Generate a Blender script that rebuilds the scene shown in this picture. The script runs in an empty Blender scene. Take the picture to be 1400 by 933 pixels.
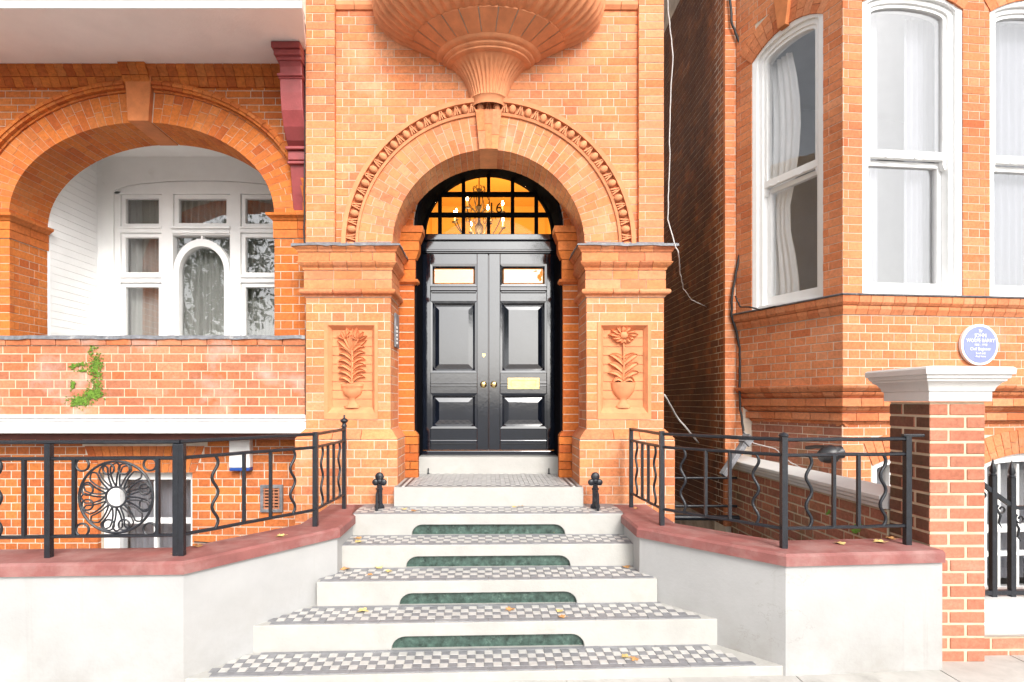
import bpy, math, random
from mathutils import Vector, Matrix
rnd = random.Random(7)
R = math.radians
scene = bpy.context.scene
col = scene.collection

# ------------------------------------------------------------------ camera
FPX, CX, CY, D0, H = 755.0, 668.0, 550.0, 4.85, 1.60      # focal length and principal point in photo pixels
cam_d = bpy.data.cameras.new('camera'); cam = bpy.data.objects.new('camera', cam_d); col.objects.link(cam)
cam.location = (0, -D0, H); cam.rotation_euler = (R(90), 0, 0)
cam_d.sensor_width = 36; cam_d.lens = 36 * FPX / 1400
cam_d.shift_x = (700 - CX) / 1400; cam_d.shift_y = (CY - 466.5) / 1400
cam_d.clip_start = 0.05; cam_d.clip_end = 2000
scene.camera = cam
# ------------------------------------------------------------------ sky, sun, exposure (bright overcast)
SUN_EL, SUN_AZ = 36, 18            # elevation, degrees to the right of straight behind the camera
w = bpy.data.worlds.new('World'); scene.world = w; w.use_nodes = True
nt = w.node_tree; nt.nodes.clear()
sky = nt.nodes.new('ShaderNodeTexSky'); sky.sky_type = 'NISHITA'; sky.sun_disc = False
sky.sun_elevation = R(SUN_EL); sky.sun_rotation = R(180 - SUN_AZ)
sky.air_density = 1.0; sky.dust_density = 4.0; sky.ozone_density = 1.0
hs = nt.nodes.new('ShaderNodeHueSaturation'); hs.inputs['Saturation'].default_value = 0.18   # overcast: nearly white
bg = nt.nodes.new('ShaderNodeBackground'); bg.inputs[1].default_value = 0.14
wo = nt.nodes.new('ShaderNodeOutputWorld')
nt.links.new(sky.outputs[0], hs.inputs['Color']); nt.links.new(hs.outputs[0], bg.inputs[0]); nt.links.new(bg.outputs[0], wo.inputs[0])
sd = bpy.data.lights.new('sun', 'SUN'); sd.energy = 1.15; sd.angle = R(22); sd.color = (1, .96, .9)
so = bpy.data.objects.new('sun', sd); col.objects.link(so)
dv = Vector((math.sin(R(SUN_AZ)) * math.cos(R(SUN_EL)), -math.cos(R(SUN_AZ)) * math.cos(R(SUN_EL)), math.sin(R(SUN_EL))))
so.rotation_euler = dv.to_track_quat('Z', 'Y').to_euler(); so.location = (3, -8, 12)
vs = scene.view_settings; vs.view_transform = 'Standard'; vs.look = 'None'; vs.gamma = 1; vs.exposure = 1.10; vs.use_curve_mapping = False

def P(x, y, Y):                    # photo pixel + depth plane -> point
    D = Y + D0
    return Vector(((x - CX) * D / FPX, Y, H - (y - CY) * D / FPX))

# ------------------------------------------------------------------ materials
def nodes_of(name):
    m = bpy.data.materials.new(name); m.use_nodes = True
    t = m.node_tree; b = t.nodes['Principled BSDF']
    return m, t, b
def nd(t, kind, **kw):
    n = t.nodes.new('ShaderNode' + kind)
    for k, v in kw.items(): setattr(n, k, v)
    return n
def pos_noise(t, scale, detail=4, rough=.55, stretch=None):
    g = nd(t, 'NewGeometry'); n = nd(t, 'TexNoise')
    n.inputs['Scale'].default_value = scale; n.inputs['Detail'].default_value = detail; n.inputs['Roughness'].default_value = rough
    if stretch:
        mp = nd(t, 'Mapping'); mp.inputs['Scale'].default_value = stretch
        t.links.new(g.outputs['Position'], mp.inputs[0]); t.links.new(mp.outputs[0], n.inputs['Vector'])
    else: t.links.new(g.outputs['Position'], n.inputs['Vector'])
    return n.outputs['Fac']
def remap(t, sock, a, b, c=0., d=1.):
    m = nd(t, 'MapRange'); m.inputs[1].default_value = a; m.inputs[2].default_value = b; m.inputs[3].default_value = c; m.inputs[4].default_value = d
    t.links.new(sock, m.inputs[0]); return m.outputs[0]
def mix(t, fac, a, b, mode='MIX'):
    m = nd(t, 'Mix', data_type='RGBA', blend_type=mode)
    for s, v in ((0, fac), (6, a), (7, b)):
        if hasattr(v, 'is_output'): t.links.new(v, m.inputs[s])
        elif s == 0: m.inputs[0].default_value = v
        else: m.inputs[s].default_value = (*v, 1)
    return m.outputs[2]
def math_(t, op, a, b=None):
    m = nd(t, 'Math', operation=op)
    for i, v in enumerate((a, b)):
        if v is None: continue
        if hasattr(v, 'is_output'): t.links.new(v, m.inputs[i])
        else: m.inputs[i].default_value = v
    return m.outputs[0]
def bump(t, b, h, strength, dist=.01):
    n = nd(t, 'Bump'); n.inputs['Strength'].default_value = strength; n.inputs['Distance'].default_value = dist
    t.links.new(h, n.inputs['Height']); t.links.new(n.outputs[0], b.inputs['Normal'])
def brick_mat(name, cols, stain=None, stain_rng=(.55, .75), stain_scale=2.0, rough=.85, extra=None):
    m, t, b = nodes_of(name)
    at = nd(t, 'Attribute', attribute_name='tint'); oi = nd(t, 'ObjectInfo')
    f = math_(t, 'FRACT', math_(t, 'ADD', at.outputs['Fac'], oi.outputs['Random']))
    cr = nd(t, 'ValToRGB'); e = cr.color_ramp.elements
    for i, c in enumerate(cols):
        p = i / (len(cols) - 1)
        if i == 0: el = e[0]
        elif i == len(cols) - 1: el = e[-1]
        else: el = e.new(p)
        el.position = p; el.color = (*c, 1)
    t.links.new(f, cr.inputs[0])
    c = mix(t, .55, cr.outputs[0], remap_col(t, pos_noise(t, 38, 5, .65), .30, .72, (.55, .55, .55), (1.35, 1.35, 1.35)), 'MULTIPLY')
    speck = remap(t, pos_noise(t, 120, 2, .5), .66, .74)
    c = mix(t, math_(t, 'MULTIPLY', speck, .45), c, (.16, .06, .03))
    if stain:
        s = remap(t, pos_noise(t, stain_scale, 6, .62), stain_rng[0], stain_rng[1])
        c = mix(t, math_(t, 'MULTIPLY', s, .75), c, stain)
    if extra: c = extra(t, c)
    c = mix(t, .5, c, remap_col(t, pos_noise(t, 1.1, 5, .6), .34, .66, (.62, .56, .52), (1.2, 1.2, 1.2)), 'MULTIPLY')
    t.links.new(c, b.inputs['Base Color']); b.inputs['Roughness'].default_value = rough
    b.inputs['Specular IOR Level'].default_value = .25
    bump(t, b, pos_noise(t, 160, 5, .7), .5, .004)
    return m
def remap_col(t, sock, a, b_, c0, c1):
    cr = nd(t, 'ValToRGB'); e = cr.color_ramp.elements
    e[0].position = a; e[0].color = (*c0, 1); e[1].position = b_; e[1].color = (*c1, 1)
    t.links.new(sock, cr.inputs[0]); return cr.outputs[0]
def plain(name, c, rough=.6, var=.12, scale=6, bstr=.2, bscale=60, metal=0., spec=.5, dirt=None, dirt_rng=(.6, .8), dirt_scale=3., coat=0., stretch=None, detail=5):
    m, t, b = nodes_of(name)
    lo = tuple(x * (1 - var) for x in c); hi = tuple(min(1, x * (1 + var)) for x in c)
    cc = remap_col(t, pos_noise(t, scale, detail, .6, stretch), .3, .7, lo, hi)
    if dirt:
        s = remap(t, pos_noise(t, dirt_scale, 7, .65), dirt_rng[0], dirt_rng[1])
        cc = mix(t, math_(t, 'MULTIPLY', s, .7), cc, dirt)
    t.links.new(cc, b.inputs['Base Color']); b.inputs['Roughness'].default_value = rough
    b.inputs['Metallic'].default_value = metal; b.inputs['Specular IOR Level'].default_value = spec
    b.inputs['Coat Weight'].default_value = coat; b.inputs['Coat Roughness'].default_value = .08
    if bstr: bump(t, b, pos_noise(t, bscale, 4, .6), bstr, .006)
    return m
def glass_mat(name, refl=.22, tint=(1, 1, 1), wav=.04):
    m, t, b = nodes_of(name); t.nodes.remove(b)
    tr = nd(t, 'BsdfTransparent'); tr.inputs[0].default_value = (*tint, 1)
    gl = nd(t, 'BsdfGlossy'); gl.inputs['Roughness'].default_value = .01
    bp = nd(t, 'Bump'); bp.inputs['Strength'].default_value = wav; bp.inputs['Distance'].default_value = .02
    t.links.new(pos_noise(t, 5, 1), bp.inputs['Height']); t.links.new(bp.outputs[0], gl.inputs['Normal'])
    lw = nd(t, 'LayerWeight'); lw.inputs[0].default_value = .35
    mx = nd(t, 'MixShader')
    if refl > .03: lw.inputs[0].default_value = .5; t.links.new(remap(t, math_(t, 'POWER', lw.outputs['Facing'], 5.), 0, 1, refl, 1.), mx.inputs[0])
    else: mx.inputs[0].default_value = refl
    t.links.new(tr.outputs[0], mx.inputs[1]); t.links.new(gl.outputs[0], mx.inputs[2])
    t.links.new(mx.outputs[0], t.nodes['Material Output'].inputs[0])
    return m
def emit_mat(name, c, s):
    m, t, b = nodes_of(name); b.inputs['Base Color'].default_value = (*c, 1)
    b.inputs['Emission Color'].default_value = (*c, 1); b.inputs['Emission Strength'].default_value = s
    return m
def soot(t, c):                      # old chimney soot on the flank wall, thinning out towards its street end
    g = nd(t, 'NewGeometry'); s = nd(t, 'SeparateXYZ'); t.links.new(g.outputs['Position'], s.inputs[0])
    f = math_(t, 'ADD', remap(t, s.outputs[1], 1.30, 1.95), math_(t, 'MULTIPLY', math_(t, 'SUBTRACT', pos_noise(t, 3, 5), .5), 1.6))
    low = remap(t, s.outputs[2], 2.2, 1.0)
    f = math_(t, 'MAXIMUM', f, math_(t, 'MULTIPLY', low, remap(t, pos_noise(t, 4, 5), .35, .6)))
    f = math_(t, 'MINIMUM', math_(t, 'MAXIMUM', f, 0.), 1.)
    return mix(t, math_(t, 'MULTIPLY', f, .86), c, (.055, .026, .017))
M = {}
M['porch'] = brick_mat('porch brick', [(.64, .25, .11), (.68, .275, .115), (.62, .205, .08), (.69, .315, .16), (.58, .185, .085), (.67, .285, .135)], (.62, .36, .24), (.60, .80), 2.2)
M['arch_l'] = brick_mat('loggia brick', [(.58, .165, .035), (.62, .185, .04), (.52, .13, .03), (.60, .20, .055), (.45, .105, .025)], (.64, .30, .14), (.66, .82), 2.4)
M['para'] = brick_mat('weathered parapet brick', [(.48, .17, .08), (.55, .21, .11), (.42, .15, .08), (.58, .25, .14), (.50, .155, .06)], (.60, .46, .40), (.52, .72), 2.6)
M['base'] = brick_mat('basement brick', [(.58, .18, .045), (.64, .21, .06), (.50, .135, .04), (.60, .20, .07), (.46, .115, .035)])
M['bay'] = brick_mat('bay brick', [(.62, .22, .095), (.66, .25, .11), (.57, .185, .075), (.67, .28, .14), (.53, .155, .06)], (.64, .36, .22), (.62, .8), 2.0)
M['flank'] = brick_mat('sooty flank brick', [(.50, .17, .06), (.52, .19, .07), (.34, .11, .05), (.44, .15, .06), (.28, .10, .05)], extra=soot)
M['pill'] = brick_mat('pillar brick', [(.47, .18, .11), (.51, .20, .125), (.43, .15, .09), (.53, .23, .15), (.45, .17, .105)], (.50, .30, .22), (.6, .78), 5)
M['pill_left'] = brick_mat('darker pillar brick', [(.17, .085, .055), (.14, .07, .045), (.20, .09, .06), (.13, .075, .05)], (.10, .09, .05), (.5, .75), 4)  # darker brick tone for the left faces of the pillar
M['area'] = brick_mat('area wall brick', [(.36, .15, .10), (.42, .18, .12), (.30, .12, .08), (.46, .19, .11), (.34, .14, .10)], (.16, .14, .08), (.52, .72), 3)
M['mortar'] = plain('white mortar', (.62, .53, .43), .95, .15, 9, .3, 120)
M['mortar_y'] = plain('yellowish mortar', (.55, .46, .33), .95, .18, 9, .4, 120)
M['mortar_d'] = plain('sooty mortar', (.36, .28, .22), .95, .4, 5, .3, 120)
M['terra'] = plain('orange terracotta', (.64, .25, .11), .8, .16, 9, .35, 90, dirt=(.40, .13, .05), dirt_rng=(.58, .8), dirt_scale=5)
M['terra_dk'] = plain('deep orange terracotta', (.58, .19, .06), .8, .16, 9, .35, 90, dirt=(.30, .10, .05), dirt_rng=(.6, .8), dirt_scale=4)
M['render'] = plain('white painted render', (.40, .397, .392), .75, .07, 3, .25, 45, dirt=(.44, .43, .41), dirt_rng=(.56, .80), dirt_scale=1.3)
def splash(m, zmax=.50, c=(.30, .285, .26)):
    t = m.node_tree; b = t.nodes['Principled BSDF']; old = b.inputs['Base Color'].links[0].from_socket
    g = nd(t, 'NewGeometry'); sx = nd(t, 'SeparateXYZ'); t.links.new(g.outputs['Position'], sx.inputs[0])
    f = math_(t, 'MULTIPLY', remap(t, sx.outputs[2], zmax, 0.), remap(t, pos_noise(t, 2.4, 7, .7), .38, .68))
    st = remap(t, pos_noise(t, 1., 5, .6, (14, 14, .5)), .60, .72)
    f2 = math_(t, 'MULTIPLY', st, .28)
    cr = remap(t, math_(t, 'ABSOLUTE', math_(t, 'SUBTRACT', pos_noise(t, 1.1, 8, .58), .5)), .0022, .0)
    f3 = math_(t, 'MULTIPLY', math_(t, 'MULTIPLY', cr, remap(t, pos_noise(t, .8, 1), .56, .62)), .5)
    f = math_(t, 'MINIMUM', math_(t, 'ADD', math_(t, 'ADD', math_(t, 'MULTIPLY', f, .85), f2), f3), 1.)
    t.links.new(mix(t, f, old, c), b.inputs['Base Color'])
splash(M['render'])
M['stone'] = plain('white painted stone', (.41, .40, .375), .7, .09, 4, .3, 60, dirt=(.36, .335, .29), dirt_rng=(.54, .80), dirt_scale=4.2)
M['capstone'] = plain('white painted cap stone', (.64, .63, .61), .65, .05, 5, .2, 60, dirt=(.34, .32, .29), dirt_rng=(.62, .80), dirt_scale=9)
M['white'] = plain('white gloss paint', (.86, .86, .85), .35, .03, 8, .06, 50)
M['whitebrick'] = plain('white painted brick', (.88, .88, .87), .7, .03, 6, .3, 30, dirt=(.66, .64, .62), dirt_rng=(.62, .8), dirt_scale=4)
M['soffit'] = plain('pale mauve soffit paint', (.90, .82, .79), .8, .04, 3, .25, 60)
M['redcop'] = plain('dull red coping paint', (.26, .092, .082), .7, .18, 6, .4, 40, dirt=(.36, .21, .19), dirt_rng=(.46, .68), dirt_scale=5)
M['redpaint'] = plain('dark red gloss paint', (.30, .055, .055), .4, .15, 12, .3, 60)
M['iron'] = plain('black painted iron', (.014, .016, .021), .30, .3, 30, .5, 120, dirt=(.16, .15, .14), dirt_rng=(.66, .74), dirt_scale=30)
M['black'] = gloss = plain('black gloss door paint', (.006, .008, .014), .06, .3, 20, .09, 16, coat=1., stretch=(1, 1, .35))
gloss.node_tree.nodes['Principled BSDF'].inputs['IOR'].default_value = 1.85; gloss.node_tree.nodes['Principled BSDF'].inputs['Coat IOR'].default_value = 1.6
M['black2'] = plain('black frame paint', (.008, .008, .010), .95, .3, 20, .0, 22, spec=.0)
M['lead'] = plain('grey lead flashing', (.16, .165, .18), .55, .35, 25, .6, 40, dirt=(.42, .41, .40), dirt_rng=(.58, .7), dirt_scale=14)
M['brass'] = plain('polished brass', (.78, .62, .28), .22, .1, 20, .1, 40, metal=1.)
M['tile_w'] = plain('white stone tile', (.50, .485, .46), .45, .1, 20, .1, 60, dirt=(.50, .48, .44), dirt_rng=(.6, .8), dirt_scale=6)
M['tile_g'] = plain('grey stone tile', (.21, .21, .22), .45, .2, 20, .1, 60, dirt=(.36, .36, .36), dirt_rng=(.55, .75), dirt_scale=6)
M['tile_k'] = plain('dark border tile', (.09, .08, .08), .45, .2, 20, .1, 60)
M['green'] = plain('deep green marble', (.05, .085, .07), .25, .6, 22, .05, 60, dirt=(.16, .24, .20), dirt_rng=(.55, .75), dirt_scale=30)
M['pave'] = plain('grey paving stone', (.44, .42, .39), .85, .14, 5, .35, 60, dirt=(.22, .20, .18), dirt_rng=(.56, .75), dirt_scale=4)
M['asphalt'] = plain('asphalt', (.055, .055, .055), .9, .3, 30, .5, 150)
M['earth'] = plain('damp dark concrete', (.12, .10, .085), .9, .3, 5, .5, 40)
M['glass'] = glass_mat('window glass', .16)
M['glass_side'] = glass_mat('side window glass', .09)
M['glass_net'] = glass_mat('bay window glass', .20)
M['glass_fan'] = glass_mat('fanlight glass', .012, wav=.0)
M['net'] = plain('white net curtain', (.46, .47, .53), .9, .05, 3, .05, 60, stretch=(6, 6, .4))
def make_net(m):
    t = m.node_tree; b = t.nodes['Principled BSDF']; tr = nd(t, 'BsdfTranslucent'); tr.inputs[0].default_value = (.55, .56, .62, 1)
    mx = nd(t, 'MixShader'); mx.inputs[0].default_value = .45; t.links.new(b.outputs[0], mx.inputs[1]); t.links.new(tr.outputs[0], mx.inputs[2]); t.links.new(mx.outputs[0], t.nodes['Material Output'].inputs[0])
make_net(M['net'])
M['curt'] = plain('grey linen curtain', (.34, .35, .33), .9, .12, 5, .1, 60, stretch=(9, 9, .3))
M['room'] = plain('dim room wall', (.26, .27, .26), .9, .1, 3, 0)
M['room_pale'] = plain('pale room wall', (.55, .56, .57), .9, .08, 3, 0)
M['hall'] = plain('warm cream hall wall', (.66, .40, .09), .8, .05, 3, 0)
M['bulb'] = emit_mat('lit candle bulb', (1., .82, .45), 30.)
M['candle'] = plain('ivory candle tube', (.7, .6, .42), .6, .05, 5, 0)
M['bronze'] = plain('dark bronze', (.022, .012, .006), .6, .2, 20, .1, 60, metal=.0, spec=.2)
M['blue'] = plain('blue enamel', (.22, .25, .66), .3, .06, 5, .05, 60)
M['alarm_w'] = plain('white plastic', (.76, .76, .74), .4, .03, 5, 0)
M['alarm_b'] = plain('blue plastic', (.02, .07, .30), .35, .05, 5, 0)
M['cable_k'] = plain('black cable sheath', (.02, .018, .018), .6, .2, 20, .1, 60)
M['cable_w'] = plain('grey white cable sheath', (.50, .47, .45), .6, .1, 20, .1, 60)
M['galv'] = plain('weathered lead pipe', (.17, .17, .18), .6, .4, 15, .4, 50)
M['plastic_k'] = plain('black plastic', (.02, .02, .022), .4, .2, 10, .05, 60)
M['vent'] = plain('terracotta air brick', (.42, .17, .09), .85, .2, 20, .4, 90)
M['dark'] = plain('dark void', (.015, .012, .01), .95, .2, 5, 0)
M['leaf'] = plain('dry autumn leaf', (.52, .27, .10), .8, .35, 14, .2, 60)
M['leaf2'] = plain('pale yellow autumn leaf', (.62, .46, .18), .8, .3, 14, .2, 60)
M['weed'] = plain('fresh green leaf', (.16, .30, .045), .6, .35, 20, .1, 60)
M['moss'] = plain('green moss', (.14, .25, .03), .95, .5, 30, .8, 90)
M['bark'] = plain('plane tree bark', (.15, .12, .085), .9, .35, 6, .8, 20)
M['crown'] = plain('tree foliage', (.07, .10, .025), .7, .45, 4, 0)
M['band'] = plain('dark red strip', (.10, .028, .018), .6, .2, 10, .2, 60)
M['letter'] = plain('white lettering', (.85, .85, .86), .5, .02, 5, 0)
# ------------------------------------------------------------------ mesh helpers
class Fr:                            # a vertical working plane: u to the right, n outwards, z up
    def __init__(s, o, u, z=0.):
        s.o = Vector((o[0], o[1], z)); uu = Vector((u[0], u[1], 0)).normalized(); s.u = uu; s.n = Vector((uu.y, -uu.x, 0))
    def __call__(s, u, n, z): return s.o + s.u * u + s.n * n + Vector((0, 0, z))
F0 = Fr((0, 0), (1, 0))
WL = {}
class MB:
    def __init__(s): s.v = []; s.f = []
    def add(s, vs, fs):
        k = len(s.v); s.v += [Vector(p) for p in vs]; s.f += [[i + k for i in f] for f in fs]; return s
    def box(s, u0, u1, n0, n1, z0, z1, fr=F0):
        p = [fr(u, n, z) for z in (z0, z1) for n in (n0, n1) for u in (u0, u1)]
        return s.add(p, [(2, 3, 7, 6), (0, 4, 5, 1), (0, 2, 6, 4), (1, 5, 7, 3), (4, 6, 7, 5), (0, 1, 3, 2)])
    def prism(s, poly, n0, n1, fr=F0):
        k = len(poly)
        a = [fr(u, n1, z) for u, z in poly]; b = [fr(u, n0, z) for u, z in poly]
        return s.add(a + b, [list(range(k)), list(range(2 * k - 1, k - 1, -1))] + [(i, i + k, (i + 1) % k + k, (i + 1) % k) for i in range(k)])
    def ring(s, outer, inner, n0, n1, fr=F0, closed=True, n1i=None):
        k = len(outer); n1i = n1 if n1i is None else n1i
        p = [fr(u, n1, z) for u, z in outer] + [fr(u, n1i, z) for u, z in inner] + [fr(u, n0, z) for u, z in outer] + [fr(u, n0, z) for u, z in inner]
        fs = []
        for i in range(k if closed else k - 1):
            j = (i + 1) % k
            fs += [(i, j, k + j, k + i), (k + i, k + j, 3 * k + j, 3 * k + i), (2 * k + i, 2 * k + j, j, i), (2 * k + j, 2 * k + i, 3 * k + i, 3 * k + j)]
        if not closed: fs += [(0, k, 3 * k, 2 * k), (k - 1, 3 * k - 1, 4 * k - 1, 2 * k - 1)]
        return s.add(p, fs)
    def plan(s, poly, z0, z1):       # horizontal polygon extruded upwards
        k = len(poly)
        a = [(x, y, z1) for x, y in poly]; b = [(x, y, z0) for x, y in poly]
        return s.add(a + b, [list(range(k)), list(range(2 * k - 1, k - 1, -1))] + [(i, i + k, (i + 1) % k + k, (i + 1) % k) for i in range(k)])
    def tube(s, path, r, seg=8, square=False, cap=True):
        path = [Vector(p) for p in path]; n = len(path); rr = r if isinstance(r, (list, tuple)) else [r] * n
        if square: seg = 4
        up0 = None; rings = []
        for i, p in enumerate(path):
            d = ((path[i] - path[i - 1]).normalized() if i else Vector()) + ((path[i + 1] - path[i]).normalized() if i < n - 1 else Vector())
            d = d.normalized() if d.length > 1e-6 else Vector((0, 0, 1))
            if up0 is None:
                a = Vector((0, 0, 1)) if abs(d.z) < .95 else Vector((0, 1, 0))
                up0 = (a - d * a.dot(d)).normalized()
            else: up0 = (up0 - d * up0.dot(d)).normalized()
            si = d.cross(up0)
            ph = math.pi / 4 if square else 0
            q = rr[i] * (math.sqrt(2) if square else 1)
            rings.append([p + up0 * (q * math.cos(ph + 2 * math.pi * k / seg)) + si * (q * math.sin(ph + 2 * math.pi * k / seg)) for k in range(seg)])
        fs = [(i * seg + k, i * seg + (k + 1) % seg, (i + 1) * seg + (k + 1) % seg, (i + 1) * seg + k) for i in range(n - 1) for k in range(seg)]
        if cap: fs += [list(range(seg - 1, -1, -1)), [(n - 1) * seg + k for k in range(seg)]]
        return s.add([p for q in rings for p in q], fs)
    def lathe(s, c, prof, seg=24, th0=0., th1=2 * math.pi, kx=1., ky=1., flute=0, fd=0., fl_rng=None):
        c = Vector(c); full = abs(th1 - th0 - 2 * math.pi) < 1e-6; m = seg if full else seg + 1
        p = []
        for j, (r, z) in enumerate(prof):
            amt = fd * (fl_rng(j / (len(prof) - 1)) if fl_rng else 1.)
            for i in range(m):
                t = th0 + (th1 - th0) * i / seg
                q = r * (1 - amt * (.5 - .5 * math.cos(flute * (t - th0)))) if flute else r
                p.append(c + Vector((q * math.cos(t) * kx, q * math.sin(t) * ky, z)))
        fs = [(j * m + i, j * m + (i + 1) % m, (j + 1) * m + (i + 1) % m, (j + 1) * m + i) for j in range(len(prof) - 1) for i in range(seg)]
        if full:
            if prof[0][0] > 1e-5: fs.append(list(range(m - 1, -1, -1)))
            if prof[-1][0] > 1e-5: fs.append([(len(prof) - 1) * m + i for i in range(m)])
        return s.add(p, fs)
    def ball(s, c, r, seg=10, rings=6, sc=(1, 1, 1)):
        k = len(s.v)
        s.lathe((0, 0, 0), [(max(r * math.sin(math.pi * j / rings), 1e-6), -r * math.cos(math.pi * j / rings)) for j in range(rings + 1)], seg)
        for i in range(k, len(s.v)): q = s.v[i]; s.v[i] = Vector(c) + Vector((q.x * sc[0], q.y * sc[1], q.z * sc[2]))
        return s
    def sweep(s, path, prof, closed_prof=True, offs=None):   # plan path, profile [(out, z)] with mitred corners; out = to the right of travel
        pts = [Vector((p[0], p[1], 0)) for p in path]; n = len(pts); mv = offs or mitres(pts)
        k = len(prof); p = [pts[i] + mv[i] * o + Vector((0, 0, z)) for i in range(n) for o, z in prof]
        fs = [(i * k + j, (i + 1) * k + j, (i + 1) * k + (j + 1) % k, i * k + (j + 1) % k) for i in range(n - 1) for j in range(k if closed_prof else k - 1)]
        fs += [list(range(k)), [(n - 1) * k + j for j in range(k - 1, -1, -1)]]
        return s.add(p, fs)
    def mesh(s, name, mat_, smooth=False, centre=True):
        c = Vector((0, 0, 0))
        if centre and s.v:
            c = Vector([(min(v[i] for v in s.v) + max(v[i] for v in s.v)) / 2 for i in range(3)]); c.z = min(v.z for v in s.v)
        me = bpy.data.meshes.new(name); me.from_pydata([v - c for v in s.v], [], s.f); me.materials.append(M[mat_] if isinstance(mat_, str) else mat_)
        import bmesh
        bm = bmesh.new(); bm.from_mesh(me); bmesh.ops.recalc_face_normals(bm, faces=bm.faces); bm.to_mesh(me); bm.free()
        if smooth:
            for p in me.polygons: p.use_smooth = True
            if smooth is not True: me.set_sharp_from_angle(angle=R(smooth))
        return me, c
    def build(s, name, mat_, parent=None, smooth=False, bevel=0., **kw):
        me, c = s.mesh(name, mat_, smooth)
        o = bpy.data.objects.new(name, me); o.location = c; link(o, parent)
        WL[o.name] = c
        if bevel:
            b = o.modifiers.new('bevel', 'BEVEL'); b.width = bevel; b.segments = 2; b.limit_method = 'ANGLE'; b.angle_limit = R(40)
        if kw: tag(o, **kw)
        return o
def mitres(pts):
    n = len(pts); out = []
    for i in range(n):
        ns = []
        for a, b in ((i - 1, i), (i, i + 1)):
            if a >= 0 and b < n:
                d = (pts[b] - pts[a]).normalized(); ns.append(Vector((d.y, -d.x, 0)))
        m = sum(ns, Vector()) / len(ns); out.append(m / max(m.length_squared, .2))
    return out
def link(o, parent):
    col.objects.link(o)
    if parent is not None:
        o.parent = parent; o.matrix_parent_inverse = Matrix.Translation(-WL[parent.name])
def tag(o, label=None, cat=None, group=None, kind=None):
    for k, v in (('label', label), ('category', cat), ('group', group), ('kind', kind)):
        if v: o[k] = v
    return o
def empty(name, loc, label, cat, group=None):
    o = bpy.data.objects.new(name, None); o.location = loc; o.empty_display_size = .2; col.objects.link(o); WL[o.name] = Vector(loc)
    return tag(o, label, cat, group)
def part(name, parent):              # an Empty-like part holder is avoided: parts are meshes
    raise NotImplementedError
# ------------------------------------------------------------------ pieces (bricks, voussoirs, tiles)
MESHES = {}
class Pieces:                        # collects the small pieces of one thing; the 300 that show largest become objects, the rest one stuff part
    def __init__(s, thing): s.thing = thing; s.items = {}
    def put(s, kind, parent, key, maker, mw, size):
        s.items.setdefault(kind, []).append((parent, key, maker, mw, size))
    def finish(s, limit=300):
        for kind, its in s.items.items():
            sc = []
            for it in its:
                p = it[3].translation; D = p.y + D0
                if D < .3: sc.append(0); continue
                x = CX + p.x * FPX / D; y = CY - (p.z - H) * FPX / D
                inside = -20 < x < 1420 and -15 < y < 950
                sc.append((it[4] / D / D) * (1 if inside else .0001))
            order = sorted(range(len(its)), key=lambda i: -sc[i])
            solo = [i for i in order[:limit] if sc[i] > 0]; rest = [i for i in order if i not in set(solo)]
            # very small scores outside the frame go to the joined part
            out = [i for i in solo if sc[i] < .0001 * .05]; solo = [i for i in solo if i not in set(out)]; rest += out
            for i in solo:
                pa, key, maker, mw, _ = its[i]
                me = get_mesh(key, maker, kind)
                o = bpy.data.objects.new(kind, me); col.objects.link(o); o.parent = pa
                o.matrix_parent_inverse = Matrix.Translation(-WL[pa.name]); o.matrix_basis = mw
            bymat = {}
            for i in rest: bymat.setdefault(its[i][1][0], []).append(i)
            V = []; Fc = []; tint = []; mats = []; mi = []
            for mname, idx in bymat.items():
                mats.append(M[mname])
                for i in idx:
                    pa, key, maker, mw, _ = its[i]; vs_, fs_ = maker(); k = len(V); tv = rnd.random()
                    V += [mw @ Vector(v) for v in vs_]; Fc += [[a + k for a in f] for f in fs_]; tint += [tv] * len(fs_); mi += [len(mats) - 1] * len(fs_)
            if V:
                nm = {'brick': 'brickwork', 'voussoir': 'arch_brickwork', 'tile': 'tiling', 'moulded_brick': 'moulded_brickwork'}.get(kind, kind + '_work')
                me = bpy.data.meshes.new(nm); c = V[0].copy(); me.from_pydata([v - c for v in V], [], Fc)
                for m in mats: me.materials.append(m)
                me.polygons.foreach_set('material_index', mi)
                a = me.attributes.new('tint', 'FLOAT', 'FACE'); a.data.foreach_set('value', tint)
                o = bpy.data.objects.new(nm, me); o.location = c; link(o, s.thing); WL[o.name] = c; o['kind'] = 'stuff'
def get_mesh(key, maker, kind):
    if key not in MESHES:
        vs_, fs_ = maker(); me = bpy.data.meshes.new(kind); me.from_pydata(vs_, [], fs_); me.materials.append(M[key[0]]); MESHES[key] = me
    return MESHES[key]
def brick_geo(w_, h, d, c=.002):      # front face at y=0 looking to -y, centred in x and z
    a, b = w_ / 2, h / 2
    v = [(-a, d, -b), (a, d, -b), (a, d, b), (-a, d, b), (-a, c, -b), (a, c, -b), (a, c, b), (-a, c, b), (-a + c, 0, -b + c), (a - c, 0, -b + c), (a - c, 0, b - c), (-a + c, 0, b - c)]
    f = [(8, 9, 10, 11)] + [q for i in range(4) for q in ((4 + i, 4 + (i + 1) % 4, 8 + (i + 1) % 4, 8 + i), (i, (i + 1) % 4, 4 + (i + 1) % 4, 4 + i))]
    return v, f
def frame_mat(fr, p, roll=0.):
    m = Matrix(((fr.u.x, -fr.n.x, 0, p.x), (fr.u.y, -fr.n.y, 0, p.y), (0, 0, 1, p.z), (0, 0, 0, 1)))
    if roll: m = m @ Matrix.Rotation(roll, 4, 'Y')
    return m
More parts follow.
